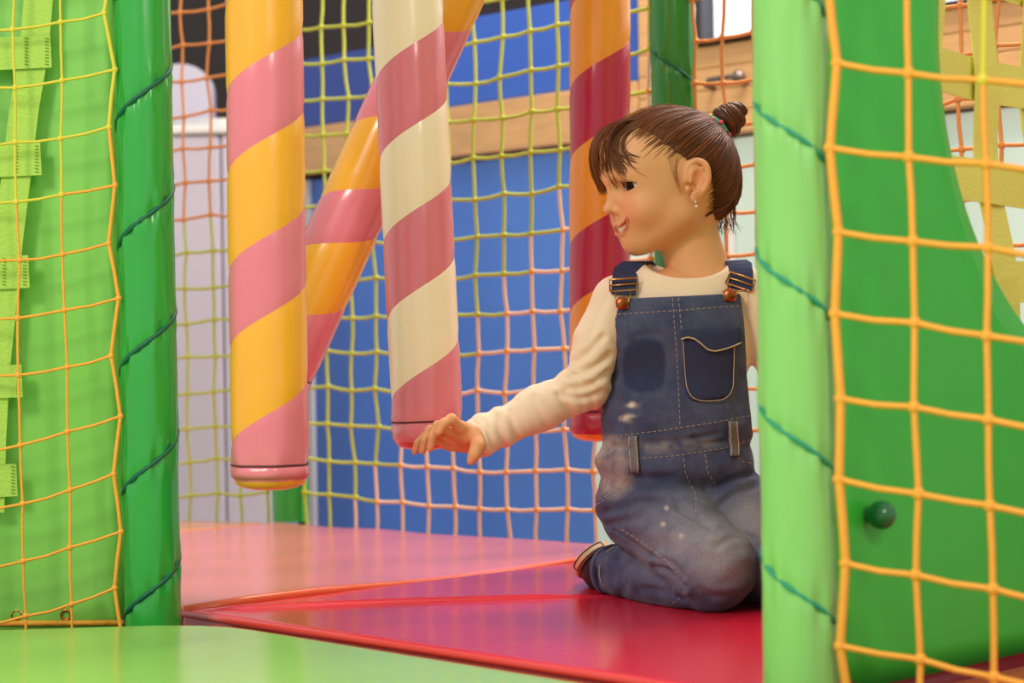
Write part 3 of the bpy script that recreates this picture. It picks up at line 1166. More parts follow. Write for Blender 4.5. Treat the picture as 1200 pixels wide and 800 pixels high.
H.cut(ell((0.0890, 0.026, 0.000), (0.0180, 0.017, 0.0100)), 0.012)
H.add(cap((0.0715, 0, 0.002), (0.0860, 0, -0.0210), 0.0062, 0.0066), 0.008)
H.add(ell((0.0885, 0, -0.0235), (0.0068, 0.0076, 0.0064)), 0.004)
H.add(ell((0.0790, 0.0098, -0.0268), (0.0066, 0.0050, 0.0056)), 0.0035)
H.cut(ell((0.0835, 0.0058, -0.0328), (0.0042, 0.0024, 0.0030)), 0.002)
EC = (0.0570, 0.0305, 0.0)
H.add(ell(EC, (0.0150, 0.0152, 0.0142)), 0.005)
H.cut(ell((0.0690, 0.0335, 0.0000), (0.0180, 0.0150, 0.0056), Matrix.Rotation(0.06, 4, 'X')), 0.0012)
H.add(ell((0.058, 0, -0.049), (0.017, 0.026, 0.018)), 0.018)
def face_x(y_, z_):
    """front of the face at (y, z), read from the field"""
    iy = int(round((y_ - H.lo[1]) / H.h)); iz = int(round((z_ - H.lo[2]) / H.h))
    colm = H.V[:, iy, iz]
    k = np.nonzero(colm < 0)[0].max()
    return H.ax[0][k] + H.h * colm[k] / (colm[k] - colm[k + 1])
LIPU = [(0.0300, -0.0395, 0.0012), (0.0215, -0.0440, 0.0019), (0.0110, -0.0468, 0.0023), (0, -0.0465, 0.0027)]
LIPL = [(0.0300, -0.0395, 0.0012), (0.0235, -0.0485, 0.0021), (0.0120, -0.0555, 0.0030), (0, -0.0580, 0.0034)]
UL = [((face_x(a_, c_) + 0.0002, a_, c_), r_) for a_, c_, r_ in LIPU]
LL = [((face_x(a_, c_) - 0.0006, a_, c_), r_) for a_, c_, r_ in LIPL]
GAP = [(0.0285, -0.0408, 0.0010), (0.0215, -0.0460, 0.0022), (0.0105, -0.0508, 0.0033), (0, -0.0518, 0.0036)]
MC = [((face_x(a_, c_) + 0.0004, a_, c_), r_) for a_, c_, r_ in GAP]
MI = [((face_x(a_, c_) - 0.0075, a_ * 0.95, c_), r_ * 1.15) for a_, c_, r_ in GAP]
TX = [(face_x(a_, c_) - 0.0030, a_, c_ + 0.0012) for a_, c_ in ((0.0260, -0.0430), (0.0210, -0.0460), (0.0160, -0.0484), (0.0105, -0.0503), (0.0050, -0.0512), (0.0, -0.0515))]
H.chain(UL, 0.004)
H.chain(LL, 0.004)
H.chain(MC, 0.0012, 'cut')
H.chain(MI, 0.001, 'cut')
cr_ = [(face_x(a_, c_) + 0.0006, a_, c_) for a_, c_ in ((0.0165, -0.0290), (0.0290, -0.0335), (0.0385, -0.0415))]
# ear
er = Matrix.Rotation(math.radians(22), 4, 'Z') @ Matrix.Rotation(math.radians(-12), 4, 'Y')
H.add(ell((-0.0115, 0.0685, -0.0085), (0.0138, 0.0066, 0.0225), er), 0.006)
def smoothpts(ps, n_=4):
    ps = [Vector(q) for q in ps]
    out = []
    for k in range(len(ps) - 1):
        a, b_, c, d = ps[max(k - 1, 0)], ps[k], ps[k + 1], ps[min(k + 2, len(ps) - 1)]
        for q in range(n_):
            t = q / n_
            out.append(0.5 * (2 * b_ + (c - a) * t + (2 * a - 5 * b_ + 4 * c - d) * t * t + (3 * b_ - a - 3 * c + d) * t ** 3))
    return out + [ps[-1]]
def E(x, z):     # point on the ear plane
    return (x, 0.0690 - (x + 0.0115) * 0.40, z)
rim = [E(0.002, -0.007), E(-0.001, 0.007), E(-0.009, 0.0150), E(-0.0175, 0.0140), E(-0.0235, 0.0065), E(-0.0240, -0.006), E(-0.0195, -0.017), E(-0.0110, -0.027)]
rim = smoothpts(rim)
H.chain([((p[0], p[1] + 0.0018, p[2]), 0.0030) for p in rim], 0.0026)
H.cut(ell((-0.0090, 0.0765, -0.0090), (0.0090, 0.0058, 0.0130), er), 0.003)
H.chain([((p[0], p[1] + 0.0006, p[2]), 0.0024) for p in (E(-0.008, 0.0085), E(-0.0175, 0.004), E(-0.0190, -0.007), E(-0.0125, -0.018))], 0.002)
H.cut(ell((-0.0030, 0.0720, -0.0165), (0.0052, 0.0065, 0.0062)), 0.0025)
H.add(ell((0.0045, 0.0690, -0.0175), (0.0034, 0.0030, 0.0046)), 0.003)
H.add(ell((-0.0040, 0.0685, -0.0300), (0.0065, 0.0035, 0.0062)), 0.005)
hv, hf = H.mesh(1)
del H
ys = np.abs(hv[:, 1])
hm = np.stack([hv[:, 0], ys, hv[:, 2]], 1)
skin = np.tile(lin(224, 164, 120), (len(hv), 1))
def blend(colarr, wgt, colr):
    wgt = np.clip(wgt, 0, 1)[:, None]
    colarr[:] = colarr * (1 - wgt) + colr * wgt
blend(skin, 0.55 * np.exp(-(np.linalg.norm(hm - np.array((0.067, 0.036, -0.030)), axis=1) / 0.020) ** 2), lin(232, 140, 110))
blend(skin, 0.5 * np.exp(-(np.linalg.norm(hm - np.array((0.093, 0, -0.026)), axis=1) / 0.010) ** 2), lin(232, 146, 114))
blend(skin, 0.5 * np.exp(-(np.linalg.norm(hm - np.array((-0.0115, 0.073, -0.006)), axis=1) / 0.016) ** 2), lin(230, 142, 108))
dl = np.minimum(segdist(hm, [p for p, r in UL]) - 0.0018, segdist(hm, [p for p, r in LL]) - 0.0024)
blend(skin, 0.85 * np.clip(1 - (dl - 0.0006) / 0.0012, 0, 1), lin(198, 96, 80))
dmc = segdist(hm, [q for q, r in MI])
blend(skin, np.clip(1 - (dmc - 0.0050) / 0.0010, 0, 1), lin(96, 36, 34))
de = segdist(hm, [(0.082, 0.008, 0.0165), (0.079, 0.020, 0.0190), (0.071, 0.034, 0.0185), (0.060, 0.044, 0.0140)])
blend(skin, 0.7 * np.clip(1.2 - de / 0.0035, 0, 1), lin(120, 70, 40))
del_ = np.linalg.norm((hm - np.array((0.0715, 0.0315, 0.0))) / np.array((1, 1.0, 0.55)), axis=1)
blend(skin, 0.35 * np.clip(1.6 - del_ / 0.0115, 0, 1), lin(176, 108, 78))
scalp = (hv[:, 2] - hv[:, 0] > 0.028) & (hv[:, 2] > 0.012)
blend(skin, 1.0 * scalp * (ys < 0.0665), lin(92, 50, 28))
body_v = [h2w(hv)]; body_f = [hf]; body_c = [skin]

# ---- right hand reaching to the cream and pink tube
def hand_field(pts, lo, hi, h=0.0012):
    fd = Field(lo, hi, h)
    for chain_, k in pts:
        fd.chain(chain_, k)
    return fd
HP = [
    ([(g(596, 503, 2.385), 0.0160), (g(564, 512, 2.375), 0.0150), (g(545, 510, 2.366), 0.0130)], 0.004),
    ([(g(556, 509, 2.368), 0.0120), (g(539, 500, 2.352), 0.0085)], 0.006),
    ([(g(556, 512, 2.374), 0.0125), (g(531, 506, 2.362), 0.0085)], 0.006),
    ([(g(554, 517, 2.378), 0.0125), (g(526, 513, 2.371), 0.0085)], 0.006),
    ([(g(554, 521, 2.382), 0.0115), (g(526, 521, 2.379), 0.0078)], 0.006),
    # index, middle, ring, little finger
    ([(g(539, 500, 2.350), 0.0076), (g(529, 491, 2.338), 0.0068), (g(520, 496, 2.332), 0.0062), (g(514, 506, 2.331), 0.0052)], 0.003),
    ([(g(531, 506, 2.362), 0.0076), (g(513, 499, 2.352), 0.0066), (g(507, 512, 2.346), 0.0058), (g(504, 525, 2.348), 0.0049)], 0.003),
    ([(g(526, 513, 2.371), 0.0074), (g(504, 504, 2.363), 0.0062), (g(498, 515, 2.358), 0.0056), (g(495, 528, 2.360), 0.0047)], 0.003),
    ([(g(526, 521, 2.379), 0.0066), (g(498, 511, 2.372), 0.0056), (g(490, 519, 2.370), 0.0050), (g(486, 529, 2.371), 0.0043)], 0.003),
    # thumb with its ball
    ([(g(560, 508, 2.358), 0.0100), (g(560, 522, 2.346), 0.0085), (g(556, 532, 2.341), 0.0068), (g(552, 540, 2.341), 0.0054)], 0.006),
]
allp = [p for ch, k in HP for p, r in ch]
lo, hi = bounds_of(allp, 0.02)
hd = hand_field(HP, lo, hi)
v_, f_ = hd.mesh(1)
hc = np.tile(lin(222, 158, 114), (len(v_), 1))
pal = np.array(list(g(536, 520, 2.360)))
blend(hc, 0.55 * np.exp(-(np.linalg.norm((v_ - pal) / np.array((1.6, 1, 1)), axis=1) / 0.015) ** 2), lin(224, 120, 90))  # red bounce from the floor painted into the palm
for tip in (g(514, 508, 2.328), g(504, 527, 2.345), g(495, 530, 2.357), g(486, 531, 2.368), g(552, 541, 2.338)):
    blend(hc, 0.5 * np.exp(-(np.linalg.norm(v_ - np.array(list(tip)), axis=1) / 0.007) ** 2), lin(228, 130, 100))
body_v.append(v_); body_f.append(f_); body_c.append(hc)

# ---- left hand resting on the thigh behind the light green post
LH = [
    ([(g(936, 530, 2.37), 0.016), (g(936, 562, 2.335), 0.0155), (g(935, 578, 2.318), 0.0150)], 0.004),
]
for k, (dx, ln) in enumerate(((-14, 26), (-5, 30), (4, 29), (13, 24))):
    LH.append(([(g(935 + dx * 0.5, 566, 2.33), 0.011), (g(935 + dx, 588, 2.310), 0.0078), (g(935 + dx * 1.25, 588 + ln * 0.5, 2.292), 0.0068), (g(935 + dx * 1.3, 590 + ln, 2.284), 0.0052)], 0.003))
LH.append(([(g(927, 560, 2.33), 0.011), (g(915, 574, 2.318), 0.0085), (g(910, 590, 2.306), 0.0060)], 0.005))
allp = [p for ch, k in LH for p, r in ch]
lo, hi = bounds_of(allp, 0.02)
v_, f_ = hand_field(LH, lo, hi, 0.0018).mesh(1)
body_v.append(v_); body_f.append(f_); body_c.append(np.tile(lin(222, 158, 114), (len(v_), 1)))

# ---- trunk and limbs under the clothes
SH, EL, WR = g(724, 352, 2.42), g(686, 453, 2.405), g(562, 512, 2.375)
SH2, EL2, WR2 = g(880, 346, 2.42), g(922, 445, 2.42), g(934, 548, 2.352)
lo, hi = g(545, 725, 2.20), g(960, 300, 2.62)
TB = Field((lo.x, 2.2, 0.004), (hi.x, 2.66, hi.z), 0.004)
TB.add(ell(g(803, 395, 2.425), (0.076, 0.050, 0.095)), 0.02)
TB.add(ell(g(793, 490, 2.425), (0.080, 0.054, 0.085)), 0.02)
TB.add(cap(g(744, 352, 2.43), g(866, 348, 2.43), 0.024, 0.024), 0.02)
TB.add(cap(g(804, 370, 2.425), g(804, 350, 2.425), 0.034, 0.030), 0.01)
TB.chain([(SH, 0.024), (EL, 0.021), (WR, 0.0165)], 0.008)
TB.chain([(SH2, 0.024), (EL2, 0.021), (WR2, 0.0165)], 0.008)
TB.add(ell(g(791, 552, 2.44), (0.088, 0.066, 0.055)), 0.02)
TB.chain([(g(756, 590, 2.43), 0.050), (g(838, 664, 2.305), 0.040), (g(835, 684, 2.325), 0.030), (g(722, 668, 2.48), 0.022)], 0.01)
TB.chain([(g(832, 582, 2.44), 0.050), (g(925, 668, 2.33), 0.040), (g(915, 684, 2.36), 0.028), (g(860, 668, 2.54), 0.022)], 0.01)
v_, f_ = TB.mesh(1)
body_v.append(v_); body_f.append(f_); body_c.append(np.tile(lin(222, 158, 114), (len(v_), 1)))
nv0 = np.cumsum([0] + [len(q) for q in body_v])
person = obj('person', np.concatenate(body_v), np.concatenate([f + nv0[k] for k, f in enumerate(body_f)]), M['skin'], None, True,
             origin=(g(790, 600, 2.42).x, 2.42, 0.0), cols=np.concatenate(body_c))
tag(person, 'person in denim dungarees and cream top kneeling on the red mat, head turned aside', 'person')

# ---- eyes, teeth, lashes, earring
gaze = Vector((1, 0.52, -0.08)).normalized()
for sg_ in (1, -1):
    vs, fs, cs = [], [], []
    nu_, nv_ = 32, 24
    zax = Vector((gaze.x, gaze.y, gaze.z)); xa = zax.orthogonal().normalized(); ya = zax.cross(xa)
    for j in range(nv_ + 1):
        ph = PI * j / nv_
        for i in range(nu_):
            th = 2 * PI * i / nu_
            d = zax * math.cos(ph) + (xa * math.cos(th) + ya * math.sin(th)) * math.sin(ph)
            vs.append((EC[0] + d.x * 0.0132, sg_ * EC[1] + d.y * 0.0132, EC[2] + d.z * 0.0132))
            a = math.degrees(ph)
            cs.append(lin(18, 12, 10) if a < 17 else lin(46, 24, 12) if a < 36 else lin(222, 204, 190))
    for j in range(nv_):
        for i in range(nu_):
            i2 = (i + 1) % nu_
            fs.append((j * nu_ + i, (j + 1) * nu_ + i, (j + 1) * nu_ + i2, j * nu_ + i2))
    obj('eye', h2w(vs), fs, M['eye'], person, True, cols=np.array(cs))
    b = MB()
    pts = []
    for q in range(11):
        u = -1 + 2 * q / 10
        y = 0.0325 + 0.0138 * u
        z = 0.0002 + 0.0056 * math.sqrt(max(0, 1 - u * u)) + 0.12 * 0.012 * u
        x = EC[0] + math.sqrt(max(1e-6, 0.0156 ** 2 - (y - EC[1]) ** 2 - z * z)) + 0.0002
        pts.append(h2p(x, sg_ * y, z))
    pts.append(h2p(EC[0] + 0.003, sg_ * 0.0468, 0.0018))
    b.tube(pts, [0.0005] + [0.0010] * 9 + [0.0010, 0.0003], 6)
    for q in range(1, 11):
        u = -1 + 2 * q / 10
        p = pts[q]
        d = (Fw * 0.8 + Lf * (sg_ * (0.2 + 0.5 * u)) + Up * 0.35).normalized()
        b.tube([p, p + d * 0.003, p + d * 0.0052 + Up * 0.0014], [0.0004, 0.0003, 0.0001], 4)
    b.obj('eyelash', M['lash'], person)
# row of upper teeth
tb = [(a_, -c_, d_) for a_, c_, d_ in TX[:-1]] + list(reversed(TX))
b = MB()
for q in range(10):
    p, r_ = tb[q], tb[q + 1]
    m_ = h2p((p[0] + r_[0]) / 2, (p[1] + r_[1]) / 2, (p[2] + r_[2]) / 2)
    t_ = h2p(*r_) - h2p(*p)
    nn = t_.cross(Up).normalized()
    b.box(m_, t_ * 0.47, nn * 0.0012, Up * (0.0036 if abs(q - 4.5) > 1 else 0.0042))
o = b.obj('teeth', M['teeth'], person, smooth=False)
o.modifiers.new('bevel', 'BEVEL').width = 0.0006
b = MB()
ep = h2p(-0.002, 0.0725, -0.0350)
b.ball(ep, 0.0018, 10, 8)
b.tube([ep, ep + Up * -0.004], 0.0004, 6)
b.ball(ep + Up * -0.006, 0.0022, 10, 8)
b.obj('earring', M['silver'], person)

# ---- hair: cap, combed strands, fringe, bun, tie
HC = Field((-0.106, -0.085, -0.085), (0.10, 0.085, 0.105), 0.002, mirror=True)
HC.add(ell((-0.003, 0, 0.012), (0.0915, 0.0715, 0.0815)))
HC.add(ell((-0.036, 0, -0.020), (0.053, 0.056, 0.052)), 0.02)
x, y, z = HC.grid((slice(None),) * 3)
g1 = ((0.002 + 0.014 * np.clip(y / 0.05, 0, 1)) - (z - x)) / 1.414
g2 = np.maximum(x + 0.027 + 0.10 * np.clip(-z - 0.02, 0, 1), -0.068 - z - 0.5 * (x + 0.05))
reg = np.minimum(g1, g2)
HC.V = HC.V + (0.0062 * np.clip((reg + 0.022) / 0.022, 0, 1) ** 1.5).astype(np.float32)
HC.V = np.maximum(HC.V, reg.astype(np.float32))
hv2, hf2 = HC.mesh(2)
hair_unused = lambda n_: np.clip(lin(96, 52, 28)[None, :] * (0.55 + 0.9 * rng.random((n_, 1))), 0, 1)
# combed grooves: value varies with the angle around the tie
BUN = np.array((-0.078, 0.0, 0.053))
bd = np.array((-0.88, 0.0, 0.475))
e1_ = np.array((0.475, 0, 0.88)); e2_ = np.array((0, 1.0, 0))
rel = hv2 - BUN
ang_ = np.arctan2(rel @ e2_, rel @ e1_)
grv = np.array([noise.noise(Vector((math.cos(a) * 26, math.sin(a) * 26, 0.3))) + 0.5 * noise.noise(Vector((math.cos(a) * 60, math.sin(a) * 60, 2.3))) for a in ang_])
hv2 = hv2 + normals(hv2, hf2) * (grv * 0.0011)[:, None]
capc = lin(96, 48, 23)[None, :] * (0.85 + 0.45 * grv[:, None])
hair = obj('hair', h2w(hv2), hf2, M['hair'], person, True, cols=np.clip(capc, 0.002, 1))
bvh = BVHTree.FromPolygons([Vector(p) for p in hv2.tolist()], hf2.tolist())
skb = BVHTree.FromPolygons([Vector(p) for p in hv.tolist()], hf.tolist())
cen = Vector((0.0, 0, 0.010))


def on_cap(d, off):
    d = Vector(d).normalized()
    hit = bvh.ray_cast(cen + d * 0.3, -d)
    if hit[0] is None: return None
    return hit[0] + hit[1] * off


def on_head(d, off):
    d = Vector(d).normalized()
    a = on_cap(d, off)
    q = skb.ray_cast(cen + d * 0.3, -d)
    q = None if q[0] is None else q[0] + q[1] * off
    if a is None: return q
    return a if q is None or (a - cen).length > (q - cen).length else q


class Strands:
    def __init__(s): s.b, s.c = MB(), []
    def add(s, pts, r, tint):
        n0 = len(s.b.v)
        m = len(pts)
        rr = [r * (0.7 if k == 0 else 1.0 if k < m - 2 else 0.75 if k == m - 2 else 0.25) for k in range(m)]
        s.b.tube(pts, rr, 4, cap=False)
        s.c += [tint] * (len(s.b.v) - n0)
    def done(s, name, parent):
        o_ = obj(name, s.b.v, s.b.f, M['hair'], parent, True, cols=np.array(s.c))
        tag(o_, kind='stuff')
        return o_


ST = Strands()
bdir = Vector(BUN.tolist()) - cen
tries = 0
made = 0
while made < 900 and tries < 6000:
    tries += 1
    # roots: hairline, temples, nape and scalp
    th = random.uniform(-PI, PI); ph = math.acos(random.uniform(-1, 0.95))
    d = Vector((math.sin(ph) * math.cos(th), math.sin(ph) * math.sin(th), math.cos(ph)))
    r0 = on_cap(d, 0)
    if r0 is None or (r0 - cen).length < 0.05: continue
    off = random.uniform(-0.0002, 0.0010)
    pts = []
    n_ = 12
    d0, d1 = d.normalized(), bdir.normalized()
    om = d0.angle(d1)
    if om < 0.25: continue
    ok = True
    wob = random.uniform(-0.02, 0.02)
    for k in range(n_):
        t = k / (n_ - 1) * (1 - 0.12 / om)
        dd = (d0 * math.sin((1 - t) * om) + d1 * math.sin(t * om)) / math.sin(om)
        dd += Vector((0, wob * math.sin(t * PI), 0))
        p = on_cap(dd, off + 0.0004)
        if p is None: ok = False; break
        pts.append(HO + Fw * p.x + Lf * p.y + Up * p.z)
    if not ok: continue
    tint = lin(106, 52, 24) * random.uniform(0.5, 1.45)
    ST.add(pts, random.uniform(0.0005, 0.0010), np.clip(tint, 0, 1))
    made += 1


# fine hairs that soften the hairline round the face
made = 0
while made < 420:
    yy = random.uniform(-0.066, 0.066)
    cc_ = 0.002 + 0.014 * min(1, abs(yy) / 0.05) - random.uniform(-0.004, 0.014)
    zz = random.uniform(0.016, 0.085)
    d = Vector((zz - cc_, yy, zz)) - cen
    d0, d1 = d.normalized(), bdir.normalized()
    om = d0.angle(d1)
    T = random.uniform(0.12, 0.5)
    pts = []
    for k in range(8):
        t = T * k / 7
        dd = (d0 * math.sin((1 - t) * om) + d1 * math.sin(t * om)) / math.sin(om)
        q = on_head(dd, 0.0006)
        if q is None: break
        pts.append(HO + Fw * q.x + Lf * q.y + Up * q.z)
    if len(pts) < 8: continue
    ST.add(list(reversed(pts)), random.uniform(0.00015, 0.00045), np.clip(lin(124, 72, 40) * random.uniform(0.6, 1.3), 0, 1))
    made += 1


made = 0
while made < 160:
    zz = random.uniform(-0.070, 0.004)
    sg_ = random.choice((1, 1, -1))
    d = Vector((-0.027 - 0.10 * max(0, -zz - 0.02) + random.uniform(-0.006, 0.007), sg_ * 0.05, zz)) - cen
    d0, d1 = d.normalized(), bdir.normalized()
    om = d0.angle(d1)
    T = random.uniform(0.25, 0.7)
    pts = []
    for k in range(9):
        t = T * k / 8
        dd = (d0 * math.sin((1 - t) * om) + d1 * math.sin(t * om)) / math.sin(om)
        q = on_head(dd, 0.0007)
        if q is None or q.y * sg_ > 0.0695: break
        pts.append(HO + Fw * q.x + Lf * q.y + Up * q.z)
    made += 1
    if len(pts) < 5: continue
    ST.add(list(reversed(pts)), random.uniform(0.0003, 0.0007), np.clip(lin(100, 52, 25) * random.uniform(0.5, 1.3), 0, 1))


def bez(ps, n_):
    out = []
    for k in range(n_):
        t = k / (n_ - 1)
        q = [Vector(p) for p in ps]
        while len(q) > 1: q = [q[i] * (1 - t) + q[i + 1] * t for i in range(len(q) - 1)]
        out.append(q[0])
    return out


def loc(p): return HO + Fw * p.x + Lf * p.y + Up * p.z


# fringe: dense in the middle and on the far side, wispy on the near temple
for k in range(340):
    y0 = random.uniform(-0.046, -0.012) if k % 10 < 8 else random.uniform(-0.012, 0.028)
    j = lambda a: random.uniform(-a, a)
    ay = abs(y0)
    lf = random.random() ** 0.6
    r0 = (0.036 + j(0.008), y0 * 0.8, 0.086 + j(0.002) - ay * 0.2)
    tip = (0.080 - 0.16 * ay + j(0.004), y0 * 1.15 - 0.004 + j(0.004), 0.006 + j(0.010))
    pts = bez([r0, (0.066 + j(0.004), y0, 0.087 + 0.004 * lf + j(0.002)), (0.091 + 0.010 * lf - 0.20 * ay + j(0.003), y0 * 1.05, 0.070 + j(0.006)), (0.088 + 0.013 * lf - 0.20 * ay + j(0.003), y0 * 1.1, 0.030 + j(0.008)), tip], 12)
    ST.add([loc(p) for p in pts], random.uniform(0.0005, 0.0009) if y0 < -0.012 else random.uniform(0.0002, 0.0005), np.clip(lin(118, 62, 30) * random.uniform(0.55, 1.35), 0, 1))
for k in range(64):
    c = random.random() ** 1.3 if k % 3 else random.choice((0.15, 0.5, 0.8)) + random.uniform(-0.03, 0.03)
    y0 = 0.012 + 0.026 * c + random.uniform(-0.002, 0.002)
    j = lambda a: random.uniform(-a, a)
    e_ = random.choice((0.0, 0.0, 0.01, 0.02))
    r0 = (0.044 - 0.014 * c + j(0.004), y0 * 0.9, 0.078 - 0.006 * c + j(0.002))
    tip = (0.072 - 0.030 * c + j(0.003), 0.040 + 0.020 * c, 0.010 + e_ + j(0.006))
    pts = bez([r0, (0.080 - 0.010 * c, y0, 0.076), (0.092 - 0.014 * c, y0 + 0.010, 0.038), (0.084 - 0.02 * c, 0.038 + 0.014 * c, 0.018 + e_), tip], 12)
    ST.add([loc(p) for p in pts], random.uniform(0.00025, 0.0005), np.clip(lin(120, 70, 38) * random.uniform(0.6, 1.2), 0, 1))
# wisps before the ear and at the nape
for k in range(8):
    j = lambda a: random.uniform(-a, a)
    pts = bez([(0.004 + j(0.014), 0.0665, 0.040 + j(0.006)), (0.022 + j(0.012), 0.0675, 0.014), (0.018 + j(0.010), 0.0665, -0.002 + j(0.008)), (0.012 + j(0.005), 0.0645, -0.016 + j(0.008))], 8)
    ST.add([loc(p) for p in pts], 0.0002, lin(140, 88, 54))
for k in range(50):
    j = lambda a: random.uniform(-a, a)
    y0 = random.uniform(-0.02, 0.045)
    pts = bez([(-0.066, y0, -0.040 + j(0.01)), (-0.066 + j(0.003), y0, -0.058), (-0.060 + j(0.006), y0, -0.070), (-0.060 + j(0.010), y0 + j(0.006), -0.080 + j(0.008))], 8)
    ST.add([loc(p) for p in pts], 0.0004, lin(92, 52, 28))
for k in range(26):      # flyaways over the crown
    j = lambda a: random.uniform(-a, a)
    y0 = j(0.03)
    pts = bez([(0.045 + j(0.01), y0, 0.086), (0.02, y0, 0.100 + j(0.004)), (-0.02, y0, 0.100 + j(0.006)), (-0.05, y0 * 0.5, 0.078)], 10)
    ST.add([loc(p) for p in pts], 0.0002, lin(140, 84, 46))
ST.done('hair_strands', hair)

BS = Strands()
core = MB()
bdv, f1, f2 = Vector(bd.tolist()), Vector(e1_.tolist()), Vector((0, 1, 0))
bc = Vector(BUN.tolist()) + bdv * 0.012
def coil(t):
    a = t * 2.35 * 2 * PI
    R = 0.0135 * (1 - 0.45 * t)
    return bc + bdv * (0.002 + 0.026 * t) + (f1 * math.cos(a) + f2 * math.sin(a)) * R
cp = [coil(k / 60) for k in range(61)]
core.tube([loc(p) for p in cp], [0.0098 - 0.002 * k / 60 for k in range(61)], 12)
core.tube([loc(Vector(BUN.tolist()) - bdv * 0.006), loc(bc + bdv * 0.02)], [0.011, 0.013], 14)
core.tube([loc(bc + bdv * 0.01), loc(bc + bdv * 0.028 )], [0.010, 0.008], 14)
cv = np.tile(lin(70, 36, 20), (len(core.v), 1))
obj('hair_bun', core.v, core.f, M['hair'], hair, True, cols=cv)
for s_ in range(120):
    a0 = random.uniform(0, 2 * PI)
    tw = 9.0
    pts = []
    ta, tb_ = sorted((random.random(), random.random()))
    if tb_ - ta < 0.15: tb_ = min(1, ta + 0.3)
    n_ = max(6, int((tb_ - ta) * 48))
    for k in range(n_):
        t = ta + (tb_ - ta) * k / (n_ - 1)
        p = coil(t)
        tg = (coil(min(1, t + 0.01)) - coil(max(0, t - 0.01))).normalized()
        u_ = bdv - tg * bdv.dot(tg); u_.normalize(); w_ = tg.cross(u_)
        a = a0 + tw * t
        rr_ = 0.0098 - 0.002 * t + 0.0006
        pts.append(loc(p + (u_ * math.cos(a) + w_ * math.sin(a)) * rr_))
    BS.add(pts, random.uniform(0.0006, 0.0011), np.clip(lin(98, 52, 28) * random.uniform(0.5, 1.5), 0, 1))
BS.done('bun_strands', hair)
b = MB()
tie_c = Vector(BUN.tolist()) + bdv * 0.002
ringp = [loc(tie_c + (f1 * math.cos(a) + f2 * math.sin(a)) * 0.0155) for a in [2 * PI * q / 28 for q in range(29)]]
b.tube(ringp, 0.0052, 10, cap=False)
tie = b.obj('hair_tie', M['tie_teal'], person)
for q in range(12):
    a = 2 * PI * q / 12 + 0.2
    b = MB()
    b.ball(loc(tie_c + (f1 * math.cos(a) + f2 * math.sin(a)) * 0.0200 + bdv * (0.002 * (-1) ** q)), 0.0032, 8, 6)
    b.obj('printed_flower', M['tie_pink'] if q % 3 else M['tie_yellow'], tie)

def folds(v, nrm, lst, gain=1.0):
    fx, fy = pxcol(v)
    fr = np.clip(-nrm[:, 1] * 2, 0, 1)
    tot = np.zeros(len(v))
    for pts, amp, wid in lst:
        P2d = np.stack([fx, fy, np.zeros(len(v))], 1)
        sp_ = [(q.x, q.y, 0) for q in smoothpts([(a_, b_, 0) for a_, b_ in pts], 5)]
        d = segdist(P2d, sp_) if len(sp_) > 1 else np.full(len(v), 99.0)
        tot += amp * np.exp(-(d / wid) ** 2) - 0.35 * amp * np.exp(-((d - 1.9 * wid) / wid) ** 2)
    return v + nrm * (tot * fr * gain)[:, None]


def pxcol(v):
    Y = v[:, 1]
    u2, v2 = v[:, 0] * F / Y, (v[:, 2] - CAMH) * F / Y
    c_, s_ = math.cos(ROLL), math.sin(ROLL)
    return 600 + u2 * c_ - v2 * s_, HOR - (v2 * c_ + u2 * s_)


# ------------------------------------------------------------------ cream top
lo, hi = g(540, 545, 2.42), g(955, 300, 2.42)
SF = Field((lo.x, 2.31, g(600, 545).z), (hi.x, 2.52, g(800, 296).z), 0.0024)
SF.add(ell(g(803, 395, 2.425), (0.088, 0.060, 0.105)), 0.02)
SF.add(ell(g(793, 490, 2.425), (0.092, 0.064, 0.092)), 0.02)
SF.add(cap(g(744, 351, 2.43), g(868, 346, 2.43), 0.033, 0.033), 0.02)
SF.add(cap(g(778, 340, 2.428), g(832, 336, 2.428), 0.036, 0.036), 0.03)
mid1 = g(700, 400, 2.41)
SF.chain([(SH, 0.0335), (mid1, 0.0290), (EL, 0.0290), (g(632, 478, 2.395), 0.0275), (g(590, 500, 2.384), 0.0235), (g(563, 511, 2.375), 0.0215), (g(558, 513, 2.373), 0.0200)], 0.012)
SF.chain([(SH2, 0.0335), (EL2, 0.030), (WR2, 0.0225)], 0.012)
# hollow cuff and neck opening
SF.cut(cap(g(566, 510, 2.376), g(530, 527, 2.362), 0.0180, 0.0215), 0.001)
SF.cut(ell(g(806, 300, 2.395), (0.058, 0.075, 0.0290)), 0.003)
sv, sf = SF.mesh(1)
nn_ = normals(sv, sf)
arm = [np.array(list(p)) for p in (SH, mid1, EL, WR)]
arm2 = [np.array(list(p)) for p in (SH2, EL2, WR2)]
dsp = np.zeros(len(sv))
for k in range(len(sv)):
    p = sv[k]
    best = None
    acc = 0
    for a, c in zip(arm[:-1], arm[1:]):
        d = c - a; L = np.linalg.norm(d)
        t = min(1, max(0, (p - a) @ d / (L * L)))
        dist = np.linalg.norm(p - a - t * d)
        if best is None or dist < best[0]: best = (dist, acc + t * L, d / L)
        acc += L
    if best[0] < 0.05 and p[0] < g(722, 400).x:
        s_ = best[1]
        # folds ring the sleeve, tilted a little, stronger at the elbow and the cuff
        q = p * 22
        amp = 0.0016 + 0.0036 * math.exp(-((s_ - 0.125) / 0.035) ** 2) + 0.0030 * math.exp(-((s_ - 0.245) / 0.03) ** 2)
        dsp[k] = amp * (noise.noise(Vector((s_ * 75 + q[2] * 0.5, q[1] * 0.6, q[2] * 0.35))) * 1.2)
    else:
        dsp[k] = 0.0016 * noise.noise(Vector((p[0] * 30, p[1] * 30, p[2] * 22)))
sv = sv + nn_ * dsp[:, None]
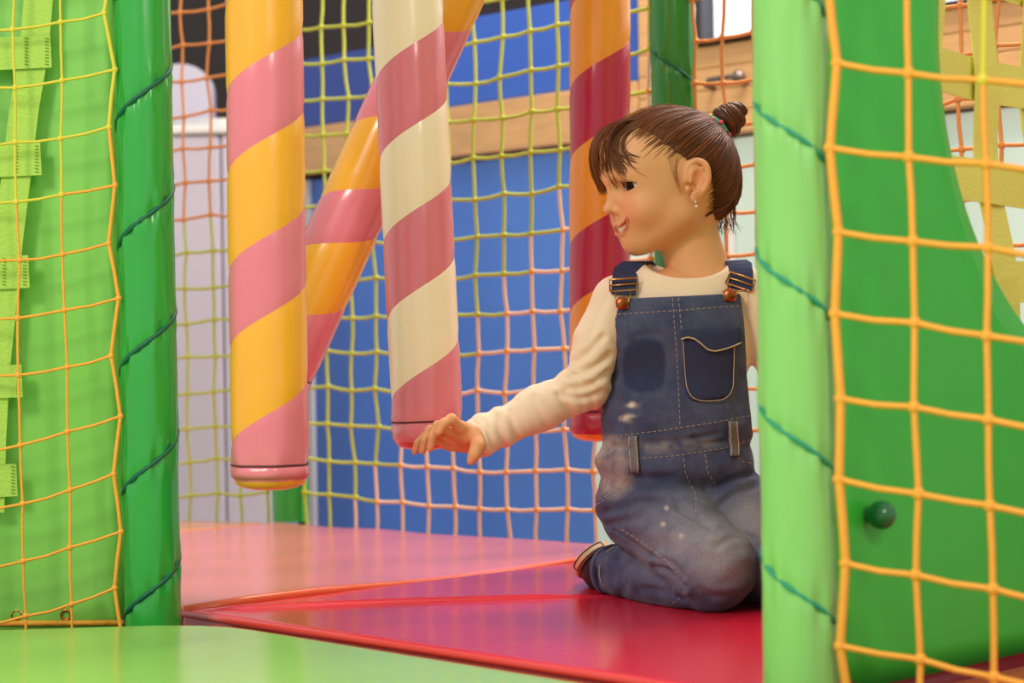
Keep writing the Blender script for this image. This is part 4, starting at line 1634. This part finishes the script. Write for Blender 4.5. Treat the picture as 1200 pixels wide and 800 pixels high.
SLEEVE = [
    ([(712, 345), (700, 372), (690, 400)], -0.0016, 5.0),
    ([(706, 395), (690, 412), (674, 424)], -0.0034, 4.0),
    ([(714, 416), (694, 432), (668, 440)], -0.0036, 4.0),
    ([(712, 436), (690, 452), (664, 456)], -0.0030, 4.0),
    ([(702, 460), (682, 466), (655, 462)], -0.0026, 4.0),
    ([(672, 486), (660, 470), (650, 450)], -0.0022, 4.0),
    ([(640, 500), (632, 482), (626, 466)], -0.0018, 4.0),
    ([(608, 516), (602, 500), (598, 482)], -0.0024, 3.6),
    ([(592, 522), (586, 504), (584, 488)], -0.0024, 3.2),
    ([(578, 526), (573, 508), (566, 492)], -0.0022, 3.0),
    ([(748, 330), (742, 345), (730, 362)], -0.0016, 4.5),
    ([(868, 352), (874, 380), (876, 420)], -0.0018, 5.0),
]
sv = folds(sv, normals(sv, sf), SLEEVE)
shirt = obj('long_sleeved_top', sv, sf, M['shirt'], person, True)
sbvh = BVHTree.FromPolygons([Vector(p) for p in sv.tolist()], sf.tolist())

# ------------------------------------------------------------------ denim dungarees
lo, hi = g(676, 722, 2.30), g(975, 335, 2.42)
OV = Field((lo.x, 2.215, 0.0005), (hi.x, 2.66, hi.z), 0.0026)
OV.add(ell(g(803, 395, 2.425), (0.094, 0.068, 0.115)), 0.02)
OV.add(ell(g(793, 490, 2.425), (0.099, 0.071, 0.095)), 0.02)
OV.add(ell(g(795, 378, 2.430), (0.112, 0.066, 0.090)), 0.02)
x, y, z = OV.grid((slice(None),) * 3)
def half(p, q):
    """signed distance in the frontal plane to the line p->q seen in the picture (positive outside, right of travel)"""
    a, c = g(p[0], p[1], 2.36), g(q[0], q[1], 2.36)
    tx, tz = c.x - a.x, c.z - a.z
    L = math.hypot(tx, tz)
    return ((x - a.x) * tz - (z - a.z) * tx) / L
# travel so that the inside lies to the left
gb = np.maximum(np.maximum(half((869, 330), (890, 540)) * -1, half((697, 540), (722, 330)) * -1), half((722, 350), (868, 343)) * -1)
zw = g(790, 507, 2.40).z
reg = np.minimum(np.maximum(gb, y - 2.425), np.maximum(z - zw + 0 * x, -1))
OV.V = np.maximum(OV.V, reg.astype(np.float32))
OV.add(ell(g(791, 540, 2.43), (0.1035, 0.078, 0.052)), 0.006)
OV.add(ell(g(786, 580, 2.465), (0.100, 0.082, 0.055)), 0.02)
OV.chain([(g(757, 592, 2.43), 0.063), (g(800, 630, 2.365), 0.058), (g(836, 664, 2.305), 0.0525)], 0.008)
OV.chain([(g(835, 676, 2.312), 0.044), (g(785, 678, 2.385), 0.0400), (g(738, 670, 2.455), 0.0330), (g(720, 668, 2.485), 0.0330)], 0.005)
OV.chain([(g(836, 584, 2.44), 0.062), (g(925, 664, 2.33), 0.053)], 0.006)
OV.chain([(g(922, 676, 2.34), 0.042), (g(880, 672, 2.44), 0.040), (g(862, 668, 2.53), 0.033)], 0.006)
# folds: knee crease and groin
OV.cut(cap(g(722, 622, 2.395), g(765, 655, 2.325), 0.002, 0.004), 0.008)
OV.cut(cap(g(765, 655, 2.325), g(802, 690, 2.262), 0.004, 0.003), 0.008)
OV.cut(cap(g(790, 604, 2.335), g(830, 622, 2.300), 0.003, 0.003), 0.008)
ov, of = OV.mesh(1)
on = normals(ov, of)
dsp = np.zeros(len(ov))
zc1, zc2 = g(790, 560, 2.36).z, g(790, 640, 2.34).z
for k in range(len(ov)):
    p = ov[k]
    q = Vector((p[0] * 16, p[1] * 16, p[2] * 46))
    low = 1 / (1 + math.exp((p[2] - zw) / 0.01))
    a = noise.noise(q) * (0.0008 + 0.0034 * low)
    a += noise.noise(Vector((p[0] * 34 + p[2] * 30, p[1] * 30, p[2] * 34 - p[0] * 30))) * 0.0022 * low
    dsp[k] = a
ov = ov + on * dsp[:, None]
ov[:, 2] = np.maximum(ov[:, 2], 0.0006)
on = normals(ov, of)
ov = folds(ov, on, [
    ([(768, 664), (782, 668), (792, 680), (801, 688)], -0.0050, 4.0),
    ([(776, 655), (790, 662), (800, 676)], -0.0030, 3.5),
    ([(715, 640), (729, 655), (733, 680), (727, 702)], -0.0022, 5.0),
    ([(740, 652), (760, 664), (786, 688)], -0.0028, 4.5),
    ([(752, 690), (776, 692), (800, 700)], -0.0018, 4.0),
    ([(700, 602), (722, 596), (750, 588), (776, 588)], -0.0030, 5.0),
    ([(698, 617), (722, 612), (745, 606)], -0.0022, 4.5),
    ([(796, 596), (812, 604), (832, 616)], -0.0030, 4.5),
    ([(845, 590), (862, 578), (884, 570)], -0.0028, 4.5),
    ([(838, 575), (858, 562), (882, 556)], -0.0022, 4.0),
    ([(742, 556), (765, 560), (790, 558)], -0.0014, 4.5),
    ([(840, 640), (862, 628), (880, 630)], -0.0016, 4.5),
    ([(700, 530), (722, 524), (738, 526)], -0.0014, 3.5),
    ([(758, 518), (800, 516), (840, 508)], -0.0012, 3.0),
    ([(712, 448), (722, 470), (726, 500)], -0.0014, 4.5),
    ([(868, 440), (862, 465), (868, 490)], -0.0016, 4.5),
    ([(706, 628), (726, 634), (752, 650)], -0.0026, 4.0),
    ([(820, 690), (838, 698), (860, 696)], -0.0012, 4.0),
    ([(812, 512), (826, 520), (850, 516)], -0.0014, 3.0),
    ([(740, 400), (752, 392), (775, 392)], -0.0009, 4.0),
], 1.5)
on = normals(ov, of)
# wash and wear of the cloth
oc = np.tile(lin(64, 69, 102), (len(ov), 1))
ox, oy = pxcol(ov)
frontm = on[:, 1] < 0.3
nz_ = np.array([noise.noise(Vector((p[0] * 40, p[1] * 40, p[2] * 40))) + 0.6 * noise.noise(Vector((p[0] * 110, p[1] * 110, p[2] * 110))) for p in ov])
def blob(cx, cy, rx_, ry_, pw=2, soft=0.25):
    d = (np.abs((ox - cx) / rx_) ** pw + np.abs((oy - cy) / ry_) ** pw) ** (1 / pw)
    return np.clip((1 - d) / soft + 0.0, 0, 1) * frontm
blend(oc, np.clip(0.35 + 0.5 * nz_, 0, 0.6), lin(88, 92, 120))
blend(oc, blob(812, 632, 95, 70, 2, 0.8) * (0.85 + 0.3 * nz_) * 0.95, lin(140, 137, 150))
blend(oc, blob(842, 655, 46, 52, 2, 0.8) * 0.6, lin(158, 152, 162))
blend(oc, blob(880, 605, 36, 50, 2, 0.8) * 0.75, lin(148, 140, 144))
blend(oc, blob(716, 532, 32, 26, 2, 0.6) * (0.75 + 0.6 * nz_), lin(176, 164, 160))
blend(oc, blob(716, 566, 30, 22, 2, 0.7) * (0.7 + 0.6 * nz_), lin(170, 158, 156))
blend(oc, blob(790, 522, 70, 12, 2, 0.7) * (0.35 + 0.5 * nz_), lin(160, 146, 142))
blend(oc, blob(755, 428, 27, 34, 3.2, 0.16) * 0.8, lin(42, 46, 78))
blend(oc, blob(743, 474, 13, 5, 2, 0.6) * np.clip(0.6 + 1.3 * nz_, 0, 1), lin(214, 200, 190))
blend(oc, blob(737, 490, 14, 6, 2, 0.6) * np.clip(0.6 + 1.3 * nz_, 0, 1), lin(214, 200, 190))
for cx, cy in ((777, 614), (798, 628), (781, 595)):
    blend(oc, blob(cx, cy, 4, 4, 2, 0.6) * 0.7, lin(196, 184, 168))
over = obj('dungarees', ov, of, M['denim'], person, True, cols=np.clip(oc, 0, 1))
obvh = BVHTree.FromPolygons([Vector(p) for p in ov.tolist()], of.tolist())
CAMP = Vector((0, 0, CAMH))


def hit(tree, px, py, off=0.0):
    d = (at(px, py, 2.0) - CAMP).normalized()
    h_ = tree.ray_cast(CAMP, d)
    if h_[0] is None: return None
    return h_[0] + h_[1] * off, h_[1]


def polyline(pts, step=2.2):
    out = []
    for a, c in zip(pts[:-1], pts[1:]):
        n_ = max(1, int(math.hypot(c[0] - a[0], c[1] - a[1]) / step))
        for k in range(n_): out.append((a[0] + (c[0] - a[0]) * k / n_, a[1] + (c[1] - a[1]) * k / n_))
    out.append(pts[-1])
    return out


def stitch(pts, parent, r=0.00040, dash=True, off=0.0003, m='thread', step=1.3):
    b = MB()
    run = []
    k = 0
    for q in polyline(pts, step):
        h_ = hit(obvh, q[0], q[1], off)
        k += 1
        if h_ is None or (dash and k % 5 == 0):
            if len(run) > 1: b.tube(run, r, 5)
            run = []
            continue
        if run and (h_[0] - run[-1]).length > 0.02:
            if len(run) > 1: b.tube(run, r, 5)
            run = []
        run.append(h_[0])
    if len(run) > 1: b.tube(run, r, 5)
    if b.v: tag(b.obj('stitching', M[m], parent), kind='stuff')


for line in (
    [(788, 349), (792, 400), (795, 450), (797, 501)], [(795, 349), (799, 388)],
    [(724, 368), (790, 364), (866, 358)],
    [(699, 514), (735, 509), (770, 505), (830, 496), (884, 486)],
    [(695, 543), (735, 538), (790, 534), (848, 525), (880, 515)],
    [(801, 537), (803, 552), (806, 562), (813, 574), (816, 586), (815, 600)],
    [(826, 532), (830, 555), (838, 566)],
    [(696, 588), (712, 580), (728, 570), (734, 558), (737, 547)],
    [(699, 591), (715, 583), (731, 573)],
    [(728, 620), (742, 628), (755, 637), (768, 647), (783, 658), (795, 674), (801, 688)],
    [(860, 530), (868, 540), (884, 543)],
    [(724, 356), (719, 400), (711, 450), (702, 508)], [(870, 352), (877, 400), (884, 470)],
    [(788, 707), (800, 698)],
): stitch(line, over)


def patch(name, outline_fn, nu, nv, off, m, parent, cols=None, thick=0.0016):
    """cloth piece lying on the dungarees; outline_fn(u,v)->pixel on the cloth"""
    vs, ok = [], True
    for i in range(nu + 1):
        for j in range(nv + 1):
            px_, py_ = outline_fn(i / nu, j / nv)
            h_ = hit(obvh, px_, py_, off(i / nu, j / nv) if callable(off) else off)
            if h_ is None:
                h_ = (g(px_, py_, 2.36), None)
            vs.append(h_[0])
    fs = [(i * (nv + 1) + j, i * (nv + 1) + j + 1, (i + 1) * (nv + 1) + j + 1, (i + 1) * (nv + 1) + j) for i in range(nu) for j in range(nv)]
    o_ = obj(name, vs, fs, m, parent, True)
    md = o_.modifiers.new('thickness', 'SOLIDIFY'); md.thickness = thick; md.offset = 0
    return o_


def pocket_fn(u, v):
    y_ = 392 + 78 * v
    ins = 0 if v < 0.80 else 11 * (1 - math.sqrt(max(0, 1 - ((v - 0.80) / 0.20) ** 2)))
    l, r_ = 799 + 4 * v + ins, 861 - 3 * v - ins
    return l + (r_ - l) * u, y_ - (4 * u)


pocket = patch('chest_pocket', pocket_fn, 18, 22, lambda u, v: 0.0012 + 0.0012 * math.sin(PI * u), M['denim_dark'], over)
def flap_fn(u, v):
    wav = [11, 9, 11, 17, 25, 27, 26, 24, 21, 18]
    k = u * (len(wav) - 1); i = min(int(k), len(wav) - 2)
    hgt = wav[i] + (wav[i + 1] - wav[i]) * (k - i)
    return 798 + 67 * u, 387 - 3 * u + hgt * v
patch('pocket_flap', flap_fn, 20, 6, lambda u, v: 0.0034 + 0.0025 * v, M['denim_dark'], over)
b = MB()
fl = [hit(obvh, *flap_fn(k / 30, 0.93), 0.0066)[0] for k in range(31)]
b.tube(fl, 0.0010, 6)
b.obj('flap_edging', M['thread'], over)
b = MB()
run = [(800, 396), (803, 440), (806, 458), (815, 468), (832, 470), (848, 467), (856, 456), (858, 438), (859, 404)]
run = [(q.x, q.y) for q in smoothpts([(a_, b_, 0) for a_, b_ in run])]
pl = [hit(obvh, q[0], q[1], 0.0032)[0] for q in polyline(run, 3)]
b.tube(pl, 0.0006, 5)
b.obj('pocket_edging', M['thread'], over)
for bx, by in ((743, 531), (857, 514)):
    lo_ = patch('belt_loop', lambda u, v, bx=bx, by=by: (bx - 5 + 10 * u + 2 * v, by - 21 + 42 * v), 4, 12, 0.0030, M['denim_worn'], over, thick=0.003)
    for dx in (-4, 4):
        b = MB()
        pl = [hit(obvh, bx + dx + 2 * k / 10, by - 20 + 40 * k / 10, 0.0050)[0] for k in range(11)]
        b.tube(pl, 0.0007, 5)
        b.obj('loop_edging', M['thread'], lo_)

# shoulder straps with buckles and buttons
def shoulder_strap(front_px, back, btn, bk_c, bk_ang):
    pts, nrm = [], []
    for q in polyline(front_px, 4):
        h_ = hit(sbvh, q[0], q[1], 0.0035)
        if h_ is None: continue
        pts.append(h_[0])
    pts += [Vector(p) for p in back]
    o_ = strap('shoulder_strap', pts, (1, 0, 0), 0.031, 0.003, M['denim_dark'], over)
    # buckle: wire frame
    c_ = hit(sbvh, bk_c[0], bk_c[1], 0.0075)[0]
    ca, sa = math.cos(bk_ang), math.sin(bk_ang)
    R_ = lambda a, b__: c_ + Vector((ca * a - sa * b__, -0.0, sa * a + ca * b__))
    w2, h2 = 0.0175, 0.0075
    b = MB()
    b.tube([R_(-w2, -h2), R_(w2, -h2), R_(w2, h2), R_(-w2, h2), R_(-w2, -h2)], 0.0014, 8)
    b.tube([R_(-w2, 0), R_(w2, 0)], 0.0012, 8)
    bt = hit(obvh, btn[0], btn[1], 0.0045)[0]
    b.tube([R_(-0.010, -h2), bt + Vector((-0.0085, -0.002, 0.004)), bt + Vector((-0.007, -0.002, -0.006)), bt + Vector((0.007, -0.002, -0.006)), bt + Vector((0.0085, -0.002, 0.004)), R_(0.010, -h2)], 0.0010, 8)
    b.obj('buckle', M['brass'], o_)
    b = MB()
    for (r0, y0) in ((0.0085, 0.0),):
        b.tube([bt + Vector((0, 0.004, 0)), bt + Vector((0, -0.001, 0)), bt + Vector((0, -0.003, 0)), bt + Vector((0, -0.0036, 0)), bt + Vector((0, -0.003, 0))], [0.0065, 0.0085, 0.0080, 0.0058, 0.0050], 20)
    b.obj('button', M['copper'], over)


s1 = g(738, 306, 2.425)
shoulder_strap([(730, 346), (731, 335), (732, 325), (735, 316)], [g(742, 309, 2.42), g(752, 309, 2.445), g(768, 330, 2.490), g(790, 400, 2.50)], (731, 356), (730, 337), 0.06)
shoulder_strap([(866, 340), (868, 332), (868, 322), (866, 313)], [g(862, 306, 2.42), g(852, 306, 2.445), g(836, 330, 2.490), g(812, 400, 2.50)], (853, 347), (868, 333), -0.35)

# ------------------------------------------------------------------ shoe on the folded foot
def shoe(c, ax_dir, n_dir, nm='shoe'):
    c = Vector(c)
    yv = Vector(ax_dir).normalized()
    zv = Vector(n_dir); zv = (zv - yv * zv.dot(yv)).normalized()
    xv = yv.cross(zv)
    Rm = Matrix((xv, yv, zv)).transposed().to_4x4()
    Rn = np.array([list(xv), list(yv), list(zv)])
    out = []
    for which in ('body', 'sole'):
        fd = Field([q - 0.11 for q in c], [q + 0.11 for q in c], 0.002)
        fd.add(ell(c + yv * -0.005, (0.029, 0.072, 0.040), Rm))
        X_, Y_, Z_ = fd.grid((slice(None),) * 3)
        dz_ = (X_ - c.x) * zv.x + (Y_ - c.y) * zv.y + (Z_ - c.z) * zv.z
        dy_ = (X_ - c.x) * yv.x + (Y_ - c.y) * yv.y + (Z_ - c.z) * yv.z
        dx_ = (X_ - c.x) * xv.x + (Y_ - c.y) * xv.y + (Z_ - c.z) * xv.z
        if which == 'body':
            fd.V = np.maximum(np.maximum(fd.V, dz_ - 0.015), 0.0012 - Z_)
        else:
            # straight-sided sole plate
            k0 = np.sqrt((dx_ / 0.031) ** 2 + ((dy_ + 0.005) / 0.074) ** 2)
            pl_ = (k0 - 1) * 0.031
            fd.V = np.maximum(np.maximum(pl_, np.abs(dz_ - 0.0205) - 0.0056), 0.0012 - Z_).astype(np.float32)
        out.append(fd.mesh(1))
    bd_ = obj(nm, out[0][0], out[0][1], M['shoe'], person, True)
    so_ = obj('sole', out[1][0], out[1][1], M['sole'], bd_, True)
    b = MB()
    # dark printed outline round the heel edge
    def rimp(a, dz__): return c + yv * -0.005 + zv * dz__ + xv * (0.0314 * math.sin(a)) + yv * (-0.0744 * math.cos(a))
    seg = [rimp(-0.9 + 1.8 * k / 24, 0.0165) for k in range(25)] + [rimp(0.9 - 1.8 * k / 24, 0.0240) for k in range(25)]
    for q in seg: q.z = max(q.z, 0.0022)
    b.tube(seg + [seg[0]], 0.0008, 5)
    b.obj('sole_line', M['shoe'], so_)
    return bd_


shoe(g(700, 664, 2.505) + Vector((0.012, 0.066, -0.014)), (0.18, 0.95, -0.22), (-0.64, 0.30, 0.72))
shoe(g(850, 662, 2.575), (0.25, 0.95, -0.12), (0.3, -0.25, 0.8))
# turned-up hem at the ankle
b = MB()
hc_ = g(719, 668, 2.486)
hx = (g(738, 670, 2.455) - g(720, 668, 2.485)).normalized()
u_ = hx.orthogonal().normalized(); w_ = hx.cross(u_)
rg = [hc_ + hx * 0.002 + (u_ * math.cos(a) + w_ * math.sin(a)) * 0.0325 for a in [2 * PI * q / 32 for q in range(33)]]
for q in rg: q.z = max(q.z, 0.0042)
rg2 = [p + hx * 0.012 for p in rg]
for q in rg2: q.z = max(q.z, 0.0030)
b.tube(rg, 0.0028, 8, cap=False)
b.obj('trouser_hem', M['denim_dark'], over)
b = MB()
b.tube(rg2, 0.0006, 6, cap=False)
b.obj('trouser_hem', M['thread'], over)
